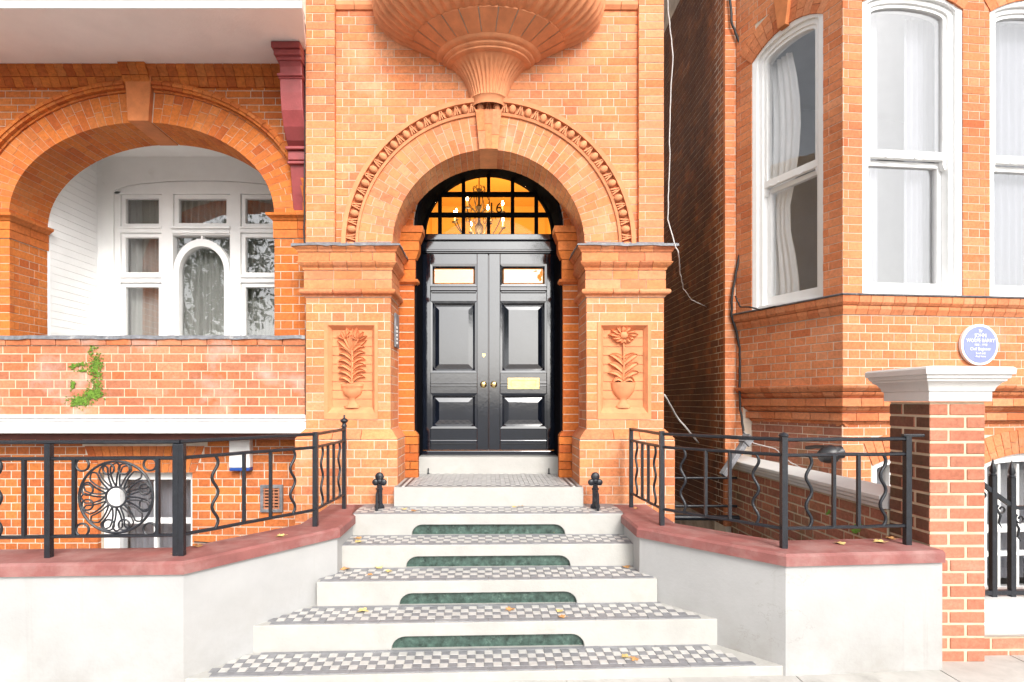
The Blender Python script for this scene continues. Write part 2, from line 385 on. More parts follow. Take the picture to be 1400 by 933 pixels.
def put_brick(pc, par, mat_, fr, u0, u1, z0, z1, n=0., d=.05, kind='brick', roll=0., jit=.0010):
    w_ = round((u1 - u0) / .004) * .004 if u1 - u0 > .02 else u1 - u0; h = round(z1 - z0, 3)
    if w_ < .008: return
    key = (mat_, round(w_, 3), h, round(d, 3))
    p = fr((u0 + u1) / 2, n + rnd.uniform(-jit, jit) - (.0025 if kind == 'brick' else 0), (z0 + z1) / 2)
    pc.put(kind, par, key, lambda: brick_geo(w_, h, d), frame_mat(fr, p, roll), w_ * h)
def wall(pc, par, mat_, fr, u0, u1, z0, z1, spans=None, bond='flemish', pitch=.079, L=.229, joint=.008, n=0., d=.05, zref=0., d0=0):
    k0 = math.floor((z0 - zref) / pitch); k = k0
    while zref + k * pitch < z1 - .012:
        a = max(z0, zref + k * pitch); b = min(z1, zref + (k + 1) * pitch - joint); k += 1
        if b - a < .02: continue
        for s0, s1 in (spans(a, b) if spans else [(u0, u1)]):
            s0 = max(s0, u0); s1 = min(s1, u1)
            if s1 - s0 < .02: continue
            edges = [s0]; hl = (L - joint) / 2 + joint / 2
            if bond == 'flemish': seq = [L, hl]; x = s0 - (0 if k % 2 else .75 * L)
            elif bond == 'english': seq = [L, L] if k % 2 else [hl, hl]; x = s0 - (0 if k % 2 else L * .25)
            else: seq = [L, L]; x = s0 - (0 if k % 2 else L / 2)
            i = k % 2 if bond == 'flemish' else 0
            while x < s1:
                q = seq[i % 2]; i += 1
                if bond == 'flemish' and rnd.random() < .12: q = seq[i % 2]
                x += q
                if s0 + .05 < x < s1 - .05: edges.append(x)
            edges.append(s1)
            for e0, e1 in zip(edges, edges[1:]):
                put_brick(pc, par, mat_, fr, e0 + (joint / 2 if e0 > s0 else 0), e1 - (joint / 2 if e1 < s1 else 0), a, b, n, d)
def block_piece(pc, kind, par, mat_, pts8, size, chamf=None):
    c = sum(pts8, Vector()) / 8; loc = [p - c for p in pts8]
    fs = [(0, 1, 2, 3), (7, 6, 5, 4), (0, 4, 5, 1), (1, 5, 6, 2), (2, 6, 7, 3), (3, 7, 4, 0)]
    key = (mat_, tuple(round(x, 3) for p in loc for x in p))
    pc.put(kind, par, key, lambda: (loc, fs), Matrix.Translation(c), size)
def ell(cx, cz, a, b, th): return (cx + a * math.cos(th), cz + b * math.sin(th))
def voussoirs(pc, par, mat_, fr, cx, cz, a, b, wd, th0, th1, count, n_front, n_back, splits, gap=.006, kind='voussoir', soffit=None):
    """splits: list of lists of radial fractions used in turn; soffit: list of depth splits for the inner row"""
    for i in range(count):
        t0 = th0 + (th1 - th0) * i / count; t1 = th0 + (th1 - th0) * (i + 1) / count
        sp = [0.] + splits[i % len(splits)] + [1.]
        for j, (f0, f1) in enumerate(zip(sp, sp[1:])):
            deps = [(n_front, n_back if not (soffit and j == 0) else None)]
            if soffit and j == 0:
                q = [n_front] + soffit[i % len(soffit)] + [n_back]; deps = [(q[m] - (gap if m else 0), q[m + 1]) for m in range(len(q) - 1)]
            for m, (nf, nb) in enumerate(deps):
                if not (soffit and j == 0): nb = max(nb, nf - .06)
                r0 = f0 * wd + (gap / 2 if j else 0); r1 = f1 * wd - (gap / 2 if j < len(sp) - 2 else 0)
                g0 = gap / 2 / (a + wd * f0); g1 = gap / 2 / (a + wd * f1)
                jt = rnd.uniform(-.0012, .0012)
                q = []
                for nn in (nf + jt, nb):
                    for rr, gg, tt in ((r0, g0, t0), (r0, -g0, t1), (r1, -g1, t1), (r1, g1, t0)):
                        u, z = ell(cx, cz, a + rr, b + rr, tt + gg); q.append(fr(u, nn, z))
                block_piece(pc, kind, par, mat_, q, (t1 - t0) * a * (r1 - r0) if m == 0 else .004)
def mould_run(pc, par, mat_, path, prof, plen, gap=.005, kind='moulded_brick', stagger=0.):
    """moulded bricks along a plan path; prof = closed [(out, z)] polygon"""
    pts = [Vector((p[0], p[1], 0)) for p in path]; mv = mitres(pts)
    for i in range(len(pts) - 1):
        A, B = pts[i], pts[i + 1]; Lg = (B - A).length; d = (B - A) / Lg; nn = Vector((d.y, -d.x, 0))
        k = max(1, round(Lg / plen)); cuts = [0] + [Lg * (j + stagger) / k for j in range(1, k)] + [Lg]
        for j in range(k):
            a0, a1 = cuts[j] + (gap / 2 if j else 0), cuts[j + 1] - (gap / 2 if j < k - 1 else 0)
            o0 = mv[i] if j == 0 else nn; o1 = mv[i + 1] if j == k - 1 else nn
            V = [A + d * a0 + o0 * o + Vector((0, 0, z)) for o, z in prof] + [A + d * a1 + o1 * o + Vector((0, 0, z)) for o, z in prof]
            c = sum(V, Vector()) / len(V); V = [v - c for v in V]; m = len(prof)
            fs = [(q, (q + 1) % m, m + (q + 1) % m, m + q) for q in range(m)] + [list(range(m - 1, -1, -1)), list(range(m, 2 * m))]
            key = (mat_, tuple(round(x, 3) for p in V for x in p))
            pc.put(kind, par, key, (lambda V=V, fs=fs: (V, fs)), Matrix.Translation(c), (a1 - a0) * (max(z for _, z in prof) - min(z for _, z in prof)))
def arcpts(cx, cz, a, b, t0, t1, n): return [ell(cx, cz, a, b, t0 + (t1 - t0) * i / n) for i in range(n + 1)]
PI = math.pi
# ================================================================== the setting
ground = MB().plan([(-400, -400), (400, -400), (400, -5.3), (-400, -5.3)], -.6, -.14).build('road', 'asphalt', kind='structure')
pave = MB().plan([(-40, -5.3), (40, -5.3), (40, -1.3), (2.72, -1.40), (1.73, -1.50), (-1.7, -1.62), (-40, -1.62)], -.6, -.007).build('pavement', 'pave', kind='structure')
pcp = Pieces(pave)
for r_, (y0, y1) in enumerate(((-1.95, -1.38), (-2.62, -1.957), (-3.3, -2.627))):
    x = -4.2 + .37 * r_
    while x < 5:
        wd = rnd.choice((.6, .75, .9)); h = rnd.uniform(-.001, .001)
        a = .06
        q = [Vector((px, py + a * px * .6, z)) for z in (h, -.03) for px, py in ((x, y0), (x + wd - .008, y0), (x + wd - .008, y1 - .008), (x, y1 - .008))]
        block_piece(pcp, 'paving_slab', pave, 'pave', q, wd * .2); x += wd
pcp.finish()
MB().box(-9, 9, -.6 + .6, 1.70, -1.3, -1.0).box(-9, 9, -6.0, 0.0, -1.3, -1.0).build('area_floor', 'earth', kind='structure')
# ------------------------------------------------------------------ the steps
ZT = [.06 + .165 * i for i in range(6)]; YF = [-1.69 + .30 * i for i in range(6)]; SK = [.044, .038, .033, .026, .010, 0.]
def lim(Y, side):
    D = Y + D0
    return 1.07 + (.715 * (3.92 - D) if D < 3.92 else 0)
XE = [(-1.70, 1.74), (-1.46, 1.46), (-1.16, 1.16), (-1.12, 1.12), (-1.085, 1.085), (-.80, .80)]
steps = empty('entrance_steps', (0, -1.0, 0), 'white stone entrance steps with grey and white chequered tile treads', 'steps')
pct = Pieces(steps); step_objs = []
def tile_geo(w_, d, h=.007, c=.0015):
    a, b = w_ / 2, d / 2
    v = [(-a, -b, -h), (a, -b, -h), (a, b, -h), (-a, b, -h), (-a, -b, -c), (a, -b, -c), (a, b, -c), (-a, b, -c), (-a + c, -b + c, 0), (a - c, -b + c, 0), (a - c, b - c, 0), (-a + c, b - c, 0)]
    f = [(8, 9, 10, 11)] + [q for i in range(4) for q in ((4 + i, 4 + (i + 1) % 4, 8 + (i + 1) % 4, 8 + i), (i, (i + 1) % 4, 4 + (i + 1) % 4, 4 + i))]
    return v, f
def put_tile(par, mat_, x, y, z, w_, d, ang, size):
    key = (mat_, 'tile', round(w_, 4), round(d, 4))
    pct.put('tile', par, key, lambda: tile_geo(w_, d), Matrix.Translation((x, y, z + rnd.uniform(-.0006, .0006))) @ Matrix.Rotation(ang, 4, 'Z'), size)
for i in range(6):
    z, yf, s = ZT[i], YF[i], SK[i]; xl, xr = XE[i]; fy = lambda x: yf + s * x
    yb = (YF[i + 1] + .12) if i < 5 else 1.0
    if i < 5 and i > 0: bl, br = -lim(yb, 0) - .08, lim(yb, 0) + .08
    else: bl, br = (-1.5, 1.5) if i == 0 else (-.80, .80)
    m = MB().plan([(xl, fy(xl) + .05), (xr, fy(xr) + .05), (br, yb + (s * br if i < 5 else 0)), (bl, yb + (s * bl if i < 5 else 0))], -.5, z - .005)
    if i == 5: m = MB().plan([(-.80, -.14), (.80, -.14), (.80, -.06), (.9, -.06), (.9, 1.0), (-.9, 1.0), (-.9, -.06), (-.80, -.06)], -.5, z - .005)
    st = m.build('step', 'stone', steps); step_objs.append(st)
    fr = Fr((0, yf), (1, s)); zb = ZT[i - 1] - .02 if i else -.05
    if 1 <= i <= 4:
        zq = ZT[i - 1]; hh = .078; w0 = .605
        notch = [(-w0, zb)] + [(-w0 + .085 * (1 - math.cos(t)), zq + hh * math.sin(t)) for t in [PI / 2 * k / 6 for k in range(7)]]
        notch += [(w0 - .085 * (1 - math.cos(t)), zq + hh * math.sin(t)) for t in [PI / 2 * (6 - k) / 6 for k in range(7)]] + [(w0, zb)]
        MB().prism([(xl, zb)] + notch + [(xr, zb), (xr, z - .005), (xl, z - .005)], -.052, 0, fr).build('riser', 'stone', st, bevel=.004)
        MB().box(-w0 - .03, w0 + .03, -.049, -.034, zb, zq + hh + .02, fr).build('green_light_panel', 'green', st)
    else:
        MB().box(xl, xr, -.052, 0, zb, z - .005, fr).build('riser', 'stone', st, bevel=.004)
    if i < 5:
        ts = .0525; ang = math.atan(s); rows = 4
        for b0, b1 in ((.012, .056), (.058 + rows * ts + .002, .30)):
            xx = -lim(yf + b1, 0)
            k = 8
            for q in range(k):
                x0 = xx + 2 * -xx * q / k; x1 = xx + 2 * -xx * (q + 1) / k - .003
                bb = b1 if i < 4 or b1 < .1 else .41
                put_tile(st, 'tile_g', (x0 + x1) / 2, fy((x0 + x1) / 2) + (b0 + bb) / 2, z, x1 - x0, bb - b0, ang, .0001)
        for r_ in range(rows):
            y = .058 + (r_ + .5) * ts; n = int(lim(yf + y, 0) / ts) + 1
            for c_ in range(-n, n + 1):
                x = c_ * ts
                if abs(x) < lim(yf + y + s * x, 0) + .01:
                    put_tile(st, 'tile_w' if (c_ + r_) % 2 else 'tile_g', x, fy(x) + y, z, ts - .003, ts - .003, ang, ts * ts)
    else:
        ts = .042
        for r_ in range(19):
            for c_ in range(-16, 17):
                x = c_ * ts; y = -.19 + .075 + (r_ + .5) * ts
                if y > .67: continue
                put_tile(st, 'tile_w' if (c_ + r_) % 2 else 'tile_g', x, y, z, ts - .0025, ts - .0025, 0, ts * ts * .3)
        for sx in (-1, 1):
            for x0, x1, mt in ((.693, .712, 'tile_k'), (.714, .738, 'tile_w'), (.740, .762, 'tile_k')):
                for q in range(4): put_tile(st, mt, sx * (x0 + x1) / 2, -.06 + q * .2, z, x1 - x0, .197, 0, .0001)
        for y0, y1, mt in ((-.137, -.122, 'tile_k'), ):
            for q in range(8): put_tile(st, mt, -.70 + .2 * q, (y0 + y1) / 2, z, .197, y1 - y0, 0, .0001)
pct.finish()
# ------------------------------------------------------------------ flanking walls with red copings
PL = [(-8, -2.052), (-1.70, -1.772), (-1.07, -.945), (-1.07, -.075)]
PR = [(1.07, -.075), (1.07, -.935), (1.735, -1.625), (2.715, -1.545)]
ZC = .645
for path, lab, side in ((PL, 'low white rendered wall with red coping below rosette railing panel', -1), (PR, 'low white rendered wall with red coping running to the brick gate pillar', 1)):
    b = MB().sweep(path, [(0, -1.2), (0, ZC + .01), (-.27, ZC + .01), (-.27, -1.2)]).build('boundary_wall', 'render', label=lab, cat='wall')
    MB().sweep(path, [(.022, ZC), (.022, ZC + .056), (.006, ZC + .07), (-.292, ZC + .07), (-.292, ZC)]).build('coping', 'redcop', b)
# ------------------------------------------------------------------ railings
ZR0, ZR1, ZR2, ZR3 = .715, .833, 1.278, 1.372
def post(m, p, hw, z0, z1): m.box(p[0] - hw, p[0] + hw, -p[1] - hw, -p[1] + hw, z0, z1); return m
def lerp(a, b, t): return Vector((a[0] + (b[0] - a[0]) * t, a[1] + (b[1] - a[1]) * t, 0))
def bal(a, b, t, wavy, par):
    p = lerp(a, b, t); d = (Vector((b[0], b[1], 0)) - Vector((a[0], a[1], 0))).normalized()
    if wavy:
        path = [p + d * (.019 * math.sin(2 * PI * 2.5 * k / 30)) + Vector((0, 0, ZR1 + (ZR2 - ZR1) * k / 30)) for k in range(31)]
        return MB().tube(path, .0095, 8).build('wavy_baluster', 'iron', par, smooth=50)
    return MB().tube([p + Vector((0, 0, ZR1)), p + Vector((0, 0, ZR2))], .0095, 4, square=True).build('baluster', 'iron', par)
def rails(pts, par):
    for a, b in zip(pts, pts[1:]):
        for z, rr, nm in ((ZR1, .011, 'rail'), (ZR2, .011, 'rail'), (ZR3, .012, 'handrail')):
            A = Vector((a[0], a[1], z)); B = Vector((b[0], b[1], z)); n = 9
            sag = lambda t: Vector((rnd.uniform(-.0012, .0012), 0, rnd.uniform(-.0015, .0015))) if 0 < t < 1 else Vector()
            MB().tube([A.lerp(B, k / n) + sag(k / n) for k in range(n + 1)], rr, 6).build(nm, 'iron', par, smooth=50)
rl = empty('iron_railing', (-1.8, -1.6, ZR0), 'black iron railing with round rosette panel on red coping', 'railing')
RL = [(-4.5, -1.80), (-1.78, -1.665), (-1.235, -.91), (-1.20, -.26)]
rails(RL, rl)
for p, hw in ((RL[2], .017), ): post(MB(), p, hw, ZR0, ZR3 + .015).build('post', 'iron', rl)
MB().box(-1.818, -1.785, 1.645, 1.678, ZR0, ZR3 - .012).box(-1.783, -1.752, 1.648, 1.682, ZR0, ZR3 - .012).build('corner_post', 'iron', rl, bevel=.003)
pe = post(MB(), RL[3], .015, ZR0, ZR3 + .02).build('end_post', 'iron', rl)
MB().lathe((RL[3][0], RL[3][1], ZR3 + .02), [(.016, 0), (.026, .006), (.018, .02), (.014, .03), (.03, .045), (.034, .055), (.026, .066), (.01, .075), (.007, .085), (.010, .094), (.001, .104)], 14).build('finial', 'iron', pe, smooth=60)
def onL(xpx): # point of the front railing line at a photo column
    k = (xpx - CX) / FPX; a, b = RL[0], RL[1]; sl = (b[1] - a[1]) / (b[0] - a[0])
    X = k * (a[1] - sl * a[0] + D0) / (1 - k * sl); return (X, a[1] + sl * (X - a[0]))
for xp in (67, -150): post(MB(), onL(xp), .016, ZR0, ZR3 - .01).build('post', 'iron', rl)
for xp, wv in ((33, False), (-3, True), (-40, False), (-80, False)):
    q = onL(xp); bal(q, (q[0] + .1, q[1]), 0, wv, rl)
for t, wv in ((.22, True), (.42, False), (.62, False), (.80, True)): bal(RL[1], RL[2], t, wv, rl)
for t, wv in ((.2, True), (.4, False), (.6, False), (.8, True)): bal(RL[2], RL[3], t, wv, rl)
# rosette panel
c2 = onL(159); zc = (ZR1 + ZR2) / 2; dR = Vector((RL[1][0] - RL[0][0], RL[1][1] - RL[0][1], 0)).normalized()
def rp(u, v): return Vector((c2[0], c2[1], zc)) + dR * u + Vector((0, 0, v))
def circ(u, v, r, n=28): return [rp(u + r * math.cos(2 * PI * k / n), v + r * math.sin(2 * PI * k / n)) for k in range(n + 1)]
ro = MB().tube(circ(0, 0, .205, 48), .0075, 6).tube([rp(-.232, -.222), rp(-.232, .222)], .010, square=True).tube([rp(.232, -.222), rp(.232, .222)], .010, square=True).build('rosette_panel', 'iron', rl, smooth=50)
MB().tube(circ(0, 0, .058), .0065, 6).build('centre_ring', 'iron', ro, smooth=50)
for k in range(4):
    MB().tube(circ(.188 * (1 if k % 2 else -1), .186 * (1 if k // 2 else -1), .036, 20), .0065, 6).build('corner_ring', 'iron', ro, smooth=50)
for k in range(12):
    a = PI / 12 + 2 * PI * k / 12
    if k % 3 != 1: MB().tube(circ(.166 * math.cos(a), .166 * math.sin(a), .031, 18), .0055, 6).build('small_ring', 'iron', ro, smooth=50)
for k in range(16):
    a = 2 * PI * k / 16; pts = []
    for q in range(19):
        t = q / 18; s_ = math.sin(PI * t); rad = .058 + .137 * (1 - abs(2 * t - 1) ** 1.6); off = (t - .5) * 2
        wob = .030 * s_ ** .8 * (1 if off > 0 else -1) * min(1, abs(off) * 3) + .012 * math.sin(PI * (rad - .058) / .137)
        pts.append(rp(rad * math.cos(a) - wob * math.sin(a), rad * math.sin(a) + wob * math.cos(a)))
    MB().tube(pts, .0050, 5).build('petal_loop', 'iron', ro, smooth=50)
rr_ = empty('iron_railing', (1.8, -1.5, ZR0), 'black iron railing in front of the deep area, ending at the brick pillar', 'railing')
RR = [(1.20, -.20), (1.245, -.88), (1.79, -1.50), (2.60, -1.42)]
rails(RR, rr_)
post(MB(), RR[0], .015, ZR0, ZR3 + .01).build('end_post', 'iron', rr_)
for i in (1, 2, 3): post(MB(), RR[i], .017 if i > 1 else .016, ZR0, ZR3 + .02).build('post', 'iron', rr_)
MB().lathe((RR[2][0], RR[2][1], ZR3 + .02), [(.027, 0), (.03, .006), (.022, .018), (.001, .026)], 12).build('post_cap', 'iron', rr_, smooth=50)
MB().box(RR[3][0] - .03, RR[3][0] + .10, 1.405, 1.435, ZR3 + .012, ZR3 + .03).build('rail_end', 'iron', rr_, bevel=.004)
for t, wv in ((.2, True), (.4, False), (.6, False), (.8, True)):
    for i in range(3): bal(RR[i], RR[i + 1], t, wv, rr_)
# ------------------------------------------------------------------ boot scrapers on the upper step
for x, y, lab in ((-.905, -.27, 'black cast iron boot scraper with trefoil top beside the column with the leafy fern relief'), (.885, -.27, 'black cast iron boot scraper with trefoil top beside the column with the daisy relief')):
    s = -1 if x < 0 else 1; z0 = ZT[4]
    b = empty('boot_scraper', (x, y, z0), lab, 'boot scraper', 'boot scrapers')
    MB().lathe((x, y, z0), [(.040, 0), (.040, .02), (.026, .04), (.024, .15), (.030, .155), (.030, .165), (.022, .17), (.020, .20)], 4).build('post', 'iron', b)
    t = MB()
    for dx, dz, r_ in ((-.034, .215, .028), (.034, .215, .028), (0, .262, .037)): t.ball((x + dx, y, z0 + dz), r_, 12, 8, (1, .55, 1))
    t.ball((x, y, z0 + .225), .026, 12, 8, (1, .7, 1)).build('trefoil', 'iron', b, smooth=True)
    MB().box(x - .012, x + .012, -y, -y + .115, z0 + .028, z0 + .055).build('scraper_blade', 'iron', b, bevel=.003)
    MB().tube([(x, y - .115, z0), (x, y - .115, z0 + .13), (x, y - .118, z0 + .15)], [.012, .009, .004], 8).build('front_spike', 'iron', b, smooth=40)
# ================================================================== the house with the arched entrance
house = empty('brick_house', (0, 0, 0), 'orange brick house with arched porch over black double doors', 'house')
pc = Pieces(house)
XL, XRr, XI, AZ, AR = -1.606, 1.541, .86, 2.98, .85
ZTOP = 5.6
def arch_spans(cx, cz, a, b, base, x0, x1, zlow):
    def f(z0, z1):
        if z0 > cz + b: return [(x0, x1)]
        zz = max(z0, cz) - cz
        h = a * math.sqrt(max(0, 1 - (zz / b) ** 2))
        return [(x0, cx - h), (cx + h, x1)]
    return f
core = [(XL + .004, 2.945), (-AR - .006, 2.945)] + arcpts(0, AZ, AR + .006, AR + .006, PI, 0, 40) + [(AR + .006, 2.945), (XRr - .004, 2.945), (XRr - .004, ZTOP), (XL + .004, ZTOP)]
uw = MB().prism(core, -.42, -.046).build('wall', 'mortar', house)
wall(pc, uw, 'porch', F0, -1.352, 1.320, 2.99, ZTOP, arch_spans(0, AZ, 1.215, 1.215, 0, -1.352, 1.320, 0), pitch=.0725, n=-.04, zref=2.99, joint=.0055)
for x0, x1 in ((XL, -1.352), (1.320, XRr)):
    pb = MB().box(x0 + .004, x1 - .004, -.047, -.006, 2.96, ZTOP).build('pilaster', 'mortar', house)
    wall(pc, pb, 'porch', F0, x0, x1, 2.99, ZTOP, pitch=.0725, zref=2.99, joint=.0055, bond='english')
for x0, x1 in ((-1.349, -1.02), (1.02, 1.317)):
    mould_run(pc, uw, 'terra', [(x0, .04), (x1, .04)], [(-.03, 5.07), (.012, 5.07), (.03, 5.10), (.03, 5.135), (-.03, 5.135)], .16)
# arch ring
ac = MB().ring(arcpts(0, AZ, AR + .31, AR + .31, PI + .03, -.03, 60), arcpts(0, AZ, AR + .0025, AR + .0025, PI + .03, -.03, 60), -.41, -.0305, closed=False).build('arch', 'mortar', house)
kq = .088
sp = [[.38, .74], [.18, .56], [.30, .66], [.46, .80]]; sf = [[-.13, -.27], [-.05, -.20, -.34], [-.22]]
voussoirs(pc, ac, 'porch', F0, 0, AZ, AR, AR, .305, -.03, PI / 2 - kq, 21, -.028, -.418, sp, .0045, soffit=sf)
voussoirs(pc, ac, 'porch', F0, 0, AZ, AR, AR, .305, PI / 2 + kq, PI + .03, 21, -.028, -.418, sp, .0045, soffit=sf)
ks = MB().prism([ell(0, AZ, AR - .008, AR - .008, PI / 2 + s * .095) for s in (1, -1)] + [ell(0, AZ, 1.185, 1.185, PI / 2 + s * .088) for s in (-1, 1)], -.40, .012).build('keystone', 'terra', house)
for s0, s1, fr0, fr1 in ((-.096, -.03, 0, .35), (-.096, -.03, .36, 1), (-.028, .03, 0, .62), (-.028, .03, .63, 1), (.032, .096, 0, .45), (.032, .096, .46, 1)):
    q = [F0(*((lambda e: (e[0], n, e[1]))(ell(0, AZ, AR - .01 + .345 * f, AR - .01 + .345 * f, PI / 2 + s)))) for n in (.018, -.03) for s, f in ((s0, fr0), (s1, fr0), (s1, fr1), (s0, fr1))]
    block_piece(pc, 'voussoir', ks, 'porch', q, .01)
# egg and dart moulding
eg = MB().ring(arcpts(0, AZ, 1.262, 1.262, PI + .02, -.02, 80), arcpts(0, AZ, 1.156, 1.156, PI + .02, -.02, 80), -.05, -.030, closed=False)
eg.ring(arcpts(0, AZ, 1.292, 1.292, PI + .02, -.02, 80), arcpts(0, AZ, 1.255, 1.255, PI + .02, -.02, 80), -.06, .018, closed=False, n1i=.012)
eg.ring(arcpts(0, AZ, 1.172, 1.172, PI + .02, -.02, 80), arcpts(0, AZ, 1.150, 1.150, PI + .02, -.02, 80), -.06, -.004, closed=False, n1i=-.012)
eg = eg.build('egg_and_dart_moulding', 'terra', house, smooth=35)
egg_me, _ = MB().ball((0, 0, 0), .034, 10, 8, (.92, .8, 1.15)).mesh('egg', 'terra', True, centre=False)
dm = MB()
for s in (-1, 1):
    dm.prism([(0, .046), (s * .010, .046), (s * .030, -.036), (s * .018, -.036)], -.01, .022)
dm.prism([(-.006, .02), (.006, .02), (.004, -.034), (-.004, -.034)], -.01, .018)
dart_me, _ = dm.mesh('dart', 'terra', False, centre=False)
NE = 27
for k in range(NE + 1):
    t = PI * (k + .0) / NE
    if k <= NE:
        o = bpy.data.objects.new('egg', egg_me); link(o, eg); o.location = F0(1.212 * math.cos(t), -.006, AZ + 1.212 * math.sin(t)); o.rotation_euler = (0, PI / 2 - t, 0)
    if k < NE:
        t += PI / NE / 2
        o = bpy.data.objects.new('dart', dart_me); link(o, eg); o.location = F0(1.212 * math.cos(t), -.022, AZ + 1.212 * math.sin(t)); o.rotation_euler = (0, PI / 2 - t, 0)
# oriel corbel above the arch
cb = MB().lathe((0, .045, H), [(.146, 2.60), (.150, 2.66), (.165, 2.67), (.162, 2.69), (.19, 2.77), (.225, 2.84), (.275, 2.90), (.30, 2.925), (.334, 2.95)], 360, PI, 2 * PI, 1, .8, flute=19 * 2, fd=.075, fl_rng=lambda f: 1 if .25 < f < .8 else 0).build('oriel_corbel', 'terra', house, smooth=60)
MB().lathe((0, .045, H), [(.330, 2.945), (.352, 2.948), (.372, 2.957), (.375, 2.970), (.392, 2.975), (.405, 2.985), (.408, 3.0), (.43, 3.004), (.452, 3.016), (.466, 3.036), (.462, 3.05)], 80, PI, 2 * PI, 1, .8).build('ring_moulding', 'terra', cb, smooth=35)
bn = MB().lathe((0, .045, H), [(.455, 3.034), (.66, 3.125), (.66, 3.15)], 80, PI, 2 * PI, 1, .8).build('band', 'mortar', cb, smooth=60)
for k in range(13):
    a0 = PI + PI * k / 13 + .007; a1 = PI + PI * (k + 1) / 13 - .007
    pr = [(.462, 3.030), (.672, 3.122), (.672, 3.15), (.462, 3.06)]
    MB().lathe((0, .045, H), pr + [pr[0]], 6, a0, a1, 1, .8).build('corbel_block', 'terra', cb, smooth=25)
MB().lathe((0, .045, H), [(.665, 3.128), (.69, 3.130), (.76, 3.158), (.83, 3.195), (.90, 3.245), (.96, 3.305), (1.0, 3.37), (1.02, 3.44), (1.025, 3.52), (1.02, 3.95)], 720, PI, 2 * PI, 1, .8, flute=58, fd=.045).build('fluted_bowl', 'terra', cb, smooth=70)
# columns
def leaf_relief(m, fr, pts, wd, h, n0):
    n = 9; V = []
    (a, b, c) = pts
    for k in range(n + 1):
        t = k / n; u = (1 - t) ** 2 * a[0] + 2 * t * (1 - t) * b[0] + t * t * c[0]; z = (1 - t) ** 2 * a[1] + 2 * t * (1 - t) * b[1] + t * t * c[1]
        du = 2 * (1 - t) * (b[0] - a[0]) + 2 * t * (c[0] - b[0]); dz = 2 * (1 - t) * (b[1] - a[1]) + 2 * t * (c[1] - b[1]); L = math.hypot(du, dz) or 1
        ww = wd * max(.04, math.sin(PI * min(1, .12 + .88 * t)) ** .75); hh = h * (.55 + .6 * math.sin(PI * t))
        for s, q in ((-1, .0), (-.8, .75), (0, .55), (.8, 1.0), (1, .0)): V.append(fr(u - dz / L * ww * s, n0 + hh * q, z + du / L * ww * s))
    m.add(V, [(k * 5 + j, k * 5 + j + 1, k * 5 + 6 + j, k * 5 + 5 + j) for k in range(n) for j in range(4)])
